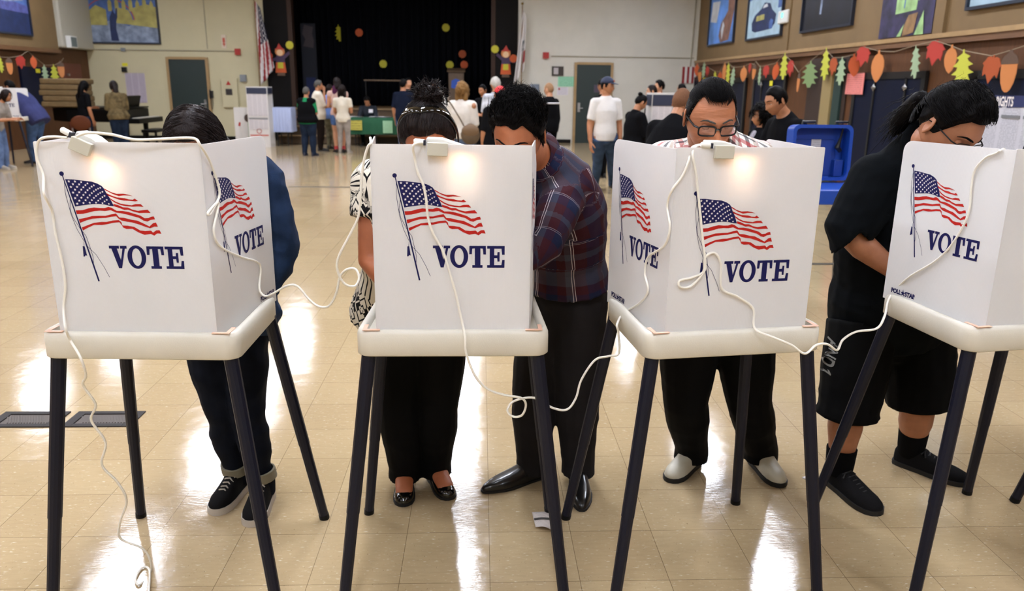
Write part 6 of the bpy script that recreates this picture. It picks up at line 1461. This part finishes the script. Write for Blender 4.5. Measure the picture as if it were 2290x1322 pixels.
# ------------------------------------------------------------------ people further back in the hall
def cloth(name, c, n=.12): return mat(name, c, .9, noise=n, nscale=9, bump=.12, bscale=200, spec=.06)
K_WHITE = cloth('white cotton', '#d8d4cf', .05); K_BLACK = cloth('black cotton', '#0d0d0f'); K_DJEAN = cloth('dark blue jeans', '#1c2535', .3); K_JEAN = cloth('faded blue jeans', '#3a4d6b', .35); K_LJEAN = cloth('light blue jeans', '#56688a', .3)
K_VIO = cloth('blue violet shirt', '#363a60'); K_GREYT = cloth('pale grey top', '#8f8882', .25); K_CAMO = cloth('brown patterned blouse', '#5e5138', .5); K_GREEN = cloth('green shirt', '#1f7a4d'); K_CREAM = cloth('cream tee', '#cfc6b4', .08); K_LEGG = cloth('grey marl leggings', '#8d857e', .2)
K_NAVY = cloth('navy polo', '#151b2b'); K_DKGREY = cloth('dark grey shirt', '#2a2d33'); K_SWEAT = cloth('white knit sweater', '#d3ccc2', .06); K_SKYB = cloth('light blue shirt', '#6f8fd0'); K_CAMOP = cloth('olive patterned trousers', '#5f5a48', .5); K_PRINT = cloth('white shirt with blue print', '#b9bcc4', .5)
K_SHORTS = cloth('blue denim shorts', '#4a6490', .3); K_PLUM = cloth('pale tank top', '#c9a79a', .1)
SH_D = mat('dark shoe', '#14110f', .5); SH_L = mat('light shoe', '#8d857a', .6); SH_N = mat('navy shoe', '#151a2c', .6)
SK = {'l': '#c08a68', 'm': '#a8714e', 'd': '#8a5a3c'}
def bgp(label, px, Y, ytop, yaw, skin='m', h=None, **kw):
    pk = {k: kw.pop(k) for k in ('lean', 'hp', 'hy', 'hr', 'aL', 'aR', 'stance', 'step', 'bend', 'seat') if k in kw}
    lean = pk.get('lean', 0); X = aty(px, 260, Y).x; zt = aty(px, ytop, Y).z
    if h is None: h = zt/(.53+.47*math.cos(lean))/1.012
    mod = kw.pop('mod', None)
    J = pose((X, Y, 0), yaw, h, **pk)
    if mod: mod(J)
    return person(label, J, skin=SK[skin], vox=kw.pop('vox', .015), **kw), J
Rt, Lf, Aw, To = -PI/2, PI/2, 0., PI
bgp('person in a pale grey top and light jeans bending at the left edge', -9, 14.9, 196, Rt, 'm', lean=.40, aL='bent', aR='bent', hp=.3, shirt=K_GREYT, sleeve=.5, pants=K_LJEAN, shoes=SH_L, hair=h_long(.30, .06, .045, 1), hairc=H_BROWN, fem=True, g=1.1, hg=1.15)
bgp('person in a blue-violet shirt and jeans bent over the distant booth by the left wall', 70, 16.1, 172, Lf-.15, 'd', h=1.76, lean=.62, aL='reach', aR='reach', hp=.2, shirt=K_VIO, sleeve=.5, pants=K_JEAN, shoes=SH_D, hair=h_short(1.1, .006, 2), hairc=H_BLACK, g=1.2, hem=.10, loose=.05)
bgp('long-haired person dressed in black standing at the bend of the piano', 190, 18.4, 178, Aw-.6, 'm', lean=.06, aL='bent', aR='down', hp=.2, shirt=K_BLACK, sleeve=.45, pants=K_DJEAN, shoes=SH_D, hair=h_long(.34, .085, .06, 3), hairc=H_BLACK, fem=True, g=1.05)
bgp('person in a brown patterned blouse and jeans by the piano keyboard', 265, 18.2, 177, Lf-.9, 'm', lean=.10, aL='bent', aR='bent', hp=.35, shirt=K_CAMO, sleeve=.9, pants=K_DJEAN, shoes=SH_D, hair=h_long(.14, .06, .05, 4), hairc=H_BROWN, fem=True, g=1.15, hg=1.1, loose=.03)
(t_, _), J = bgp('short grey-haired person in a black vest over a green shirt seen from behind', 687, 18.2, 192, Aw-.25, 'm', aL='low', aR='bent', shirt=K_GREEN, sleeve=.5, pants=K_DJEAN, shoes=SH_N, hair=h_short(1.1, .006, 5), hairc=H_GREY, g=1.35, hg=1.1, stance=.11)
K = chains(J, 1.35, False, 1.1, .02, .038); pts, rads, ref = K['torso']; mb = MB(); mb.tube([pts[0]-V((0, 0, .02))]+pts[:-1], [rads[0]]+rads[:-1], 18, ref=ref)
for n in 'LR': mb.tube([J['sho'].lerp(J['sh'+n], .2), J['sh'+n].lerp(J['sho'], .12)], [.085, .092], 12, round_=True)
me = fuse(mb, .015, 3); me.materials.append(K_BLACK); me.transform(world_of(t_).inverted()); place('vest', me, t_, angle=180)
bgp('grey-haired person in a cream tee with a hand raised to the chin', 713, 19.6, 177, Rt+.35, 'm', aR='chin', aL='bent', hp=.1, shirt=K_CREAM, sleeve=.45, pants=cloth('dark brown trousers', '#1d1613'), shoes=SH_D, hair=h_short(1.14, .008, 6), hairc=H_GREY, g=1.15, hem=.08, loose=.04)
bgp('person in a light blue shirt and olive trousers behind the two young people', 739, 20.2, 200, Aw-.4, 'm', h=1.60, aL='bent', aR='bent', shirt=K_SKYB, sleeve=.5, pants=K_CAMOP, shoes=SH_D, hair=h_short(1.1, .006, 7), hairc=H_BROWN, g=1.2)
(t_, _), J = bgp('young person with long magenta hair, shorts and red socks', 757, 19.2, 171, Aw+.15, 'l', aL='bent', aR='bent', shirt=K_PLUM, sleeve=.12, pants=K_SHORTS, legs=.28, shoes=SH_D, hair=lambda: [('hair', h_long(.05, .08, .05, 8)(), H_BROWN), ('dyed_lengths', (lambda m: (m.tube([V((-.04, -.07, -.08)), V((-.055, -.085, -.20)), V((-.05, -.08, -.34))], [(.06, .045), (.065, .04), (.03, .02)], 14, ref=(1, 0, 0), round_=True), m)[1])(MB()), H_MAG)], hairc=H_BROWN, fem=True)
M_RSOCK = mat('red sock', '#b23a3a', .8)
for n in 'LR': mb = MB(); a = J['an'+n]; d = (J['kn'+n]-a).normalized(); mb.tube([a-d*.02, a+d*.07], [.045, .05], 12); mb.build('sock', M_RSOCK, t_, world=True)
bgp('young person with dark curls, white tee and grey leggings seen from behind', 767, 18.9, 190, Aw-.05, 'm', aL='low', aR='bent', shirt=K_CREAM, sleeve=.32, pants=K_LEGG, shoes=SH_L, hair=h_curly(.022, .05, 3), hairc=H_BROWN, fem=True, hg=1.05, stance=.10, pant_r=.004)
xs = aty(833, 262, 22.35).x
def seat_chair(x, y, rz, label):
    t = thing('folding_chair', label, 'chair', (x, y, 0), rz); b = MB(); b.box((0, 0, .44), (.42, .40, .03)); b.build('seat', M_BOXG, t, bevel=.01); b = MB(); b.box((0, -.2, .72), (.42, .02, .24)); b.build('backrest', M_BOXG, t, bevel=.01)
    for sx in (-1, 1):
        for sy in (-1, 1): b = MB(); b.cyl((sx*.19, sy*.18, 0), (sx*.19, sy*.19, .44 if sy > 0 else .82), .012, n=8); b.build('leg', M_BOXG, t)
J = pose((xs, 21.62, 0), To, 1.72, lean=.28, hp=.75, aL='reach', aR='reach', seat=.55)
t_, _ = person('person in dark grey seated behind the green table, reading papers', J, skin=SK['m'], shirt=K_DKGREY, sleeve=.95, pants=K_BLACK, shoes=SH_D, hair=h_short(1.12, .008, 9), hairc=H_BLACK, vox=.015)
b = MB(); q = J['chest']; b.box(q+V((.09, -.17, .05)), (.11, .01, .09), M.Rotation(-.3, 3, 'X')); b.build('name_badge', M_PAPER, t_, world=True, smooth=False)
seat_chair(xs, 21.75, PI, 'grey folding chair under the person in dark grey behind the green table')
bgp('person in a navy polo and jeans seen from behind, left of the headband', 903, 18.6, 174, Aw-.35, 'm', aL='down', aR='low', shirt=K_NAVY, sleeve=.5, pants=K_JEAN, shoes=SH_D, hair=h_short(1.08, .004, 10), hairc=H_BLACK, g=1.2, hem=.08)
bgp('dark-haired person facing us just past the navy polo shoulder', 914, 20.6, 172, To+.5, 'l', aL='down', aR='down', shirt=K_BLACK, sleeve=.5, pants=K_DJEAN, shoes=SH_D, hair=h_short(1.12, .007, 11), hairc=H_BLACK)
bgp('person in a white shirt in profile facing left before the stage', 982, 18.8, 174, Lf-.35, 'm', aL='bent', aR='bent', hp=.15, lean=.08, shirt=K_WHITE, sleeve=.9, pants=K_BLACK, shoes=SH_D, hair=h_short(1.06, .003, 12), hairc=H_BLACK, g=1.2, loose=.03)
(t_, loc_), J = bgp('person with honey blonde curls and a white off-shoulder sweater', 1034, 13.0, 184, Aw-.35, 'm', lean=-.02, aL='down', aR='bent', shirt=K_SWEAT, sleeve=.92, pants=K_LJEAN, shoes=SH_D, hair=h_curly(.030, .05, 6), hairc=H_BLOND, fem=True, g=1.2, hg=1.1, hem=.06, loose=.035, sleeve_r=.028)
b = MB(); b.ell(J['shR']+V((.03, -.05, .0)), (.045, .05, .05), None, 14, 10); b.build('bare_shoulder', mat('skin '+SK['m'], SK['m']), t_, world=True)
# her cross-body bag
pb = aty(1052, 300, 12.72); t = thing('shoulder_bag', 'taupe shoulder bag hanging at the blonde person\'s right hip', 'bag', pb); M_BAG = mat('taupe bag leather', '#54432f', .6, noise=.2)
b = MB(); b.ell((0, 0, 0), (.155, .06, .17), None, 22, 14, lambda q: V((q.x*(1-.25*max(0, q.z/.17)), q.y, q.z))); b.build('bag_body', M_BAG, t); b = MB(); b.ell((0, -.035, .055), (.14, .04, .10), None, 18, 10); b.build('flap', mat('brown bag flap', '#6a5136', .6), t)
b = MB(); b.tube(catmull([aty(x, y, yy)-pb for x, y, yy in ((1042, 290, 12.72), (1030, 268, 12.72), (1012, 238, 12.74), (1002, 222, 12.78), (1006, 216, 12.95))], 5), .012, 6); b.build('strap', M_BAG, t)
bgp('dark-haired person in a black shirt in front of the stage edge, behind the red cap', 1082, 16.6, 186, Lf+.9, 'm', aL='bent', aR='bent', hp=.2, shirt=K_BLACK, sleeve=.5, pants=K_BLACK, shoes=SH_D, hair=h_short(1.08, .004, 13), hairc=H_BLACK, g=1.15)
bgp('pale-haired person in a white and blue printed shirt behind the red cap', 1108, 15.2, 170, Aw+.25, 'm', aL='bent', aR='down', shirt=K_PRINT, sleeve=.5, pants=K_DJEAN, shoes=SH_D, hair=h_short(1.22, .010, 14), hairc=H_LIGHT, g=1.2)
def cap_parts(m, visor_fwd=True):
    c = cap_mb(1.16, lambda az: .035 if abs(az) < 2.4 else .03, 40, 28, .0); k = MB()
    s = 1 if visor_fwd else -1
    vs = [V((.075*math.cos(a), s*(.085+.0*a), .04)) for a in [PI*i/12 for i in range(13)]]+[V((.072*math.cos(a), s*(.10+.075*math.sin(a)), .030-.012*math.sin(a))) for a in [PI*i/12 for i in range(13)]]
    k.add(vs+[v+V((0, 0, .005)) for v in vs], [(i, i+1, 14+i, 13+i) for i in range(12)]+[(26+i, 39+i, 40+i, 27+i) for i in range(12)]+[(13+i, 14+i, 40+i, 39+i) for i in range(12)])
    return [('cap_crown', c, m), ('cap_visor', k, m)]
M_REDCAP = mat('red cap cloth', '#c01a20', .7); M_BLUECAP = mat('navy cap cloth', '#1c2540', .7)
bgp('person in a red cap and black tee seen from behind between the two voters', 1118, 10.9, 189, Aw+.05, 'm', aL='down', aR='down', shirt=K_BLACK, sleeve=.5, pants=K_DKGREY, shoes=SH_D, g=1.35, hem=.08, loose=.03,
    hair=lambda: [('hair', cap_mb(1.03, hairline, 40, 28, .002), H_BLACK)]+cap_parts(M_REDCAP)+[('cap_opening', (lambda m: (m.prism([(.035*math.cos(k), .030*max(0, math.sin(k))-.002) for k in [PI*i/12 for i in range(13)]], .004, plane_frame((0, -.116, .034), (1, 0, 0), (0, .12, 1))), m)[1])(MB()), M_BLKPL)], hairc=H_BLACK)
(t_, loc_), J = bgp('person with cropped fair hair in a black jacket near the white notice', 1228, 14.6, 181, Lf-.75, 'l', aL='bent', aR='down', shirt=K_BLACK, sleeve=.95, pants=K_BLACK, shoes=SH_D, hair=lambda: cap_mb(1.02, hairline, 40, 28, .001), hairc=mat('fair stubble', '#8f6a48', .7), g=1.2, loose=.03)
b = MB(); b.tube([J['chest']+V((x, -.175 if abs(x) < .1 else -.13, .10)) for x in (-.17, -.08, 0, .08, .17)], (.014), 6); b.build('jacket_stripe', M_PAPER, t_, world=True)
def tman(J):
    for n, (x, y) in (('L', (1368, 419)), ('R', (1331, 421))):
        p = atz(x, y-10, .08); J['an'+n] = p; J['kn'+n] = (J['hi'+n]+p)/2+V((.01, -.03, 0))
    J['toeL'] = V((.35, -1, 0)); J['toeR'] = V((-.25, -1, 0))
bgp('person in a white v-neck t-shirt, navy cap and jeans looking to the right', 1354, 11.9, 168, To+.25, 'm', hy=.75, aL='down', aR='down', mod=tman, shirt=K_WHITE, sleeve=.44, pants=K_JEAN, shoes=SH_D, g=1.0, hem=.06, loose=.012, vox=.012, hs=1.05, pant_r=.016, thick=1.0,
    hair=lambda: [('hair', cap_mb(1.03, hairline, 40, 28, .002), H_BLACK)]+cap_parts(M_BLUECAP)+[('cap_badge', (lambda m: (m.ell((0, .108, .068), (.016, .006, .013), None, 10, 8), m)[1])(MB()), P_OR)], hairc=H_BLACK)
bgp('dark-haired person almost hidden behind the person in the navy cap', 1347, 14.2, 172, Aw+.6, 'm', shirt=K_BLACK, sleeve=.5, pants=K_BLACK, shoes=SH_D, hair=h_short(1.12, .008, 15), hairc=H_BLACK)
bgp('person in a black hoodie with folded arms and her hair in a bun', 1421, 11.2, 206, Rt+.30, 'm', aL='fold', aR='fold', hp=.45, lean=.03, shirt=K_BLACK, sleeve=.97, pants=K_BLACK, shoes=SH_D, hair=h_bun(2, True, .038), hairc=H_BLACK, fem=True, g=1.28, hg=1.1, loose=.03, sleeve_r=.020)
(t_, loc_), J = bgp('person in a white shirt and black vest facing left by the display stand', 1458, 14.6, 186, Lf-.1, 'l', aL='bent', aR='bent', hp=.1, shirt=K_WHITE, sleeve=.95, pants=K_BLACK, shoes=SH_D, hair=h_short(1.07, .004, 16), hairc=H_BROWN)
K = chains(J, 1., False, 1., .02, .028); pts, rads, ref = K['torso']; mb = MB(); mb.tube([pts[0]]+pts[1:-1], [rads[0]]+rads[1:-1], 16, ref=ref, round_=True); me = fuse(mb, .016, 3); me.materials.append(K_BLACK); me.transform(world_of(t_).inverted()); place('vest', me, t_, angle=180)
bgp('thick-haired young person in a light shirt behind the right-hand display stand', 1472, 16.8, 177, Lf+.2, 'l', shirt=K_GREYT, sleeve=.5, pants=K_DJEAN, shoes=SH_D, hair=h_short(1.24, .010, 17), hairc=H_BLACK)
bgp('dark-haired person peeking out behind the person with a shaved head', 1522, 16.5, 184, Aw+.8, 'm', shirt=K_SKYB, sleeve=.5, pants=K_DJEAN, shoes=SH_D, hair=h_short(1.10, .006, 18), hairc=H_BLACK)
bgp('big person with a shaved head in a black tee, back turned', 1502, 6.3, 186, Aw-.75, 'm', lean=.20, hp=.25, aL='bent', aR='bent', shirt=K_BLACK, sleeve=.52, pants=K_BLACK, shoes=SH_D, hair=lambda: cap_mb(1.008, hairline, 40, 28, .0), hairc=H_STUB, g=1.4, hg=1.1, loose=.03, brows=False, vox=.012)
(t_, loc_), J = bgp('small person with dark curly hair in a black jacket over a checked shirt', 1706, 8.0, 231, Lf+.12, 'm', aL='bent', aR='bent', hp=.05, shirt=K_BLACK, sleeve=.97, pants=K_BLACK, shoes=SH_D, hair=h_curly(.036, .11, 9), hairc=H_BLACK, fem=True, g=1.15, loose=.03, sleeve_r=.02)
b = MB(); b.tube([J['neck'].lerp(J['chest'], .25)+J['fwd']*.075, J['chest']+J['fwd']*.135, J['waist']+J['fwd']*.14], [(.05, .02), (.06, .02), (.06, .02)], 12, ref=(0, 1, 0), round_=True); b.build('checked_shirt', mat('grey checked shirt', '#8d8890', .8, noise=.8, nscale=45), t_, world=True)
(t_, loc_), J = bgp('person in a black tee with short dark hair looking down past the blue case', 1776, 6.7, 184, Lf+.25, 'm', lean=.26, hp=.35, aL='bent', aR='low', shirt=K_BLACK, sleeve=.52, pants=K_BLACK, shoes=SH_D, hair=h_short(1.09, .004, 19), hairc=H_BLACK, g=1.15, hem=.06, loose=.03, vox=.012)
# person at the booth beyond the right edge, only a black sleeve in view
J = pose((aty(2620, 300, 2.95).x, 3.15, 0), To-.3, 1.74, lean=.5, hp=.4, aL='bent', aR='bent')
J.update(shR=aty(2362, 305, 3.05), elR=aty(2312, 400, 2.98), wrR=aty(2400, 470, 2.75), shL=aty(2560, 330, 3.0), sho=aty(2460, 310, 3.05), neck=aty(2462, 270, 2.98), head=aty(2470, 210, 2.85), chest=aty(2480, 400, 3.05))
person('person in black beyond the right edge, only a black sleeve in view', J, skin=SK['m'], shirt=M_BLKTEE, sleeve=.95, pants=K_BLACK, shoes=SH_D, hair=h_short(1.1, .006, 20), hairc=H_BLACK, g=1.2, loose=.04, sleeve_r=.03)
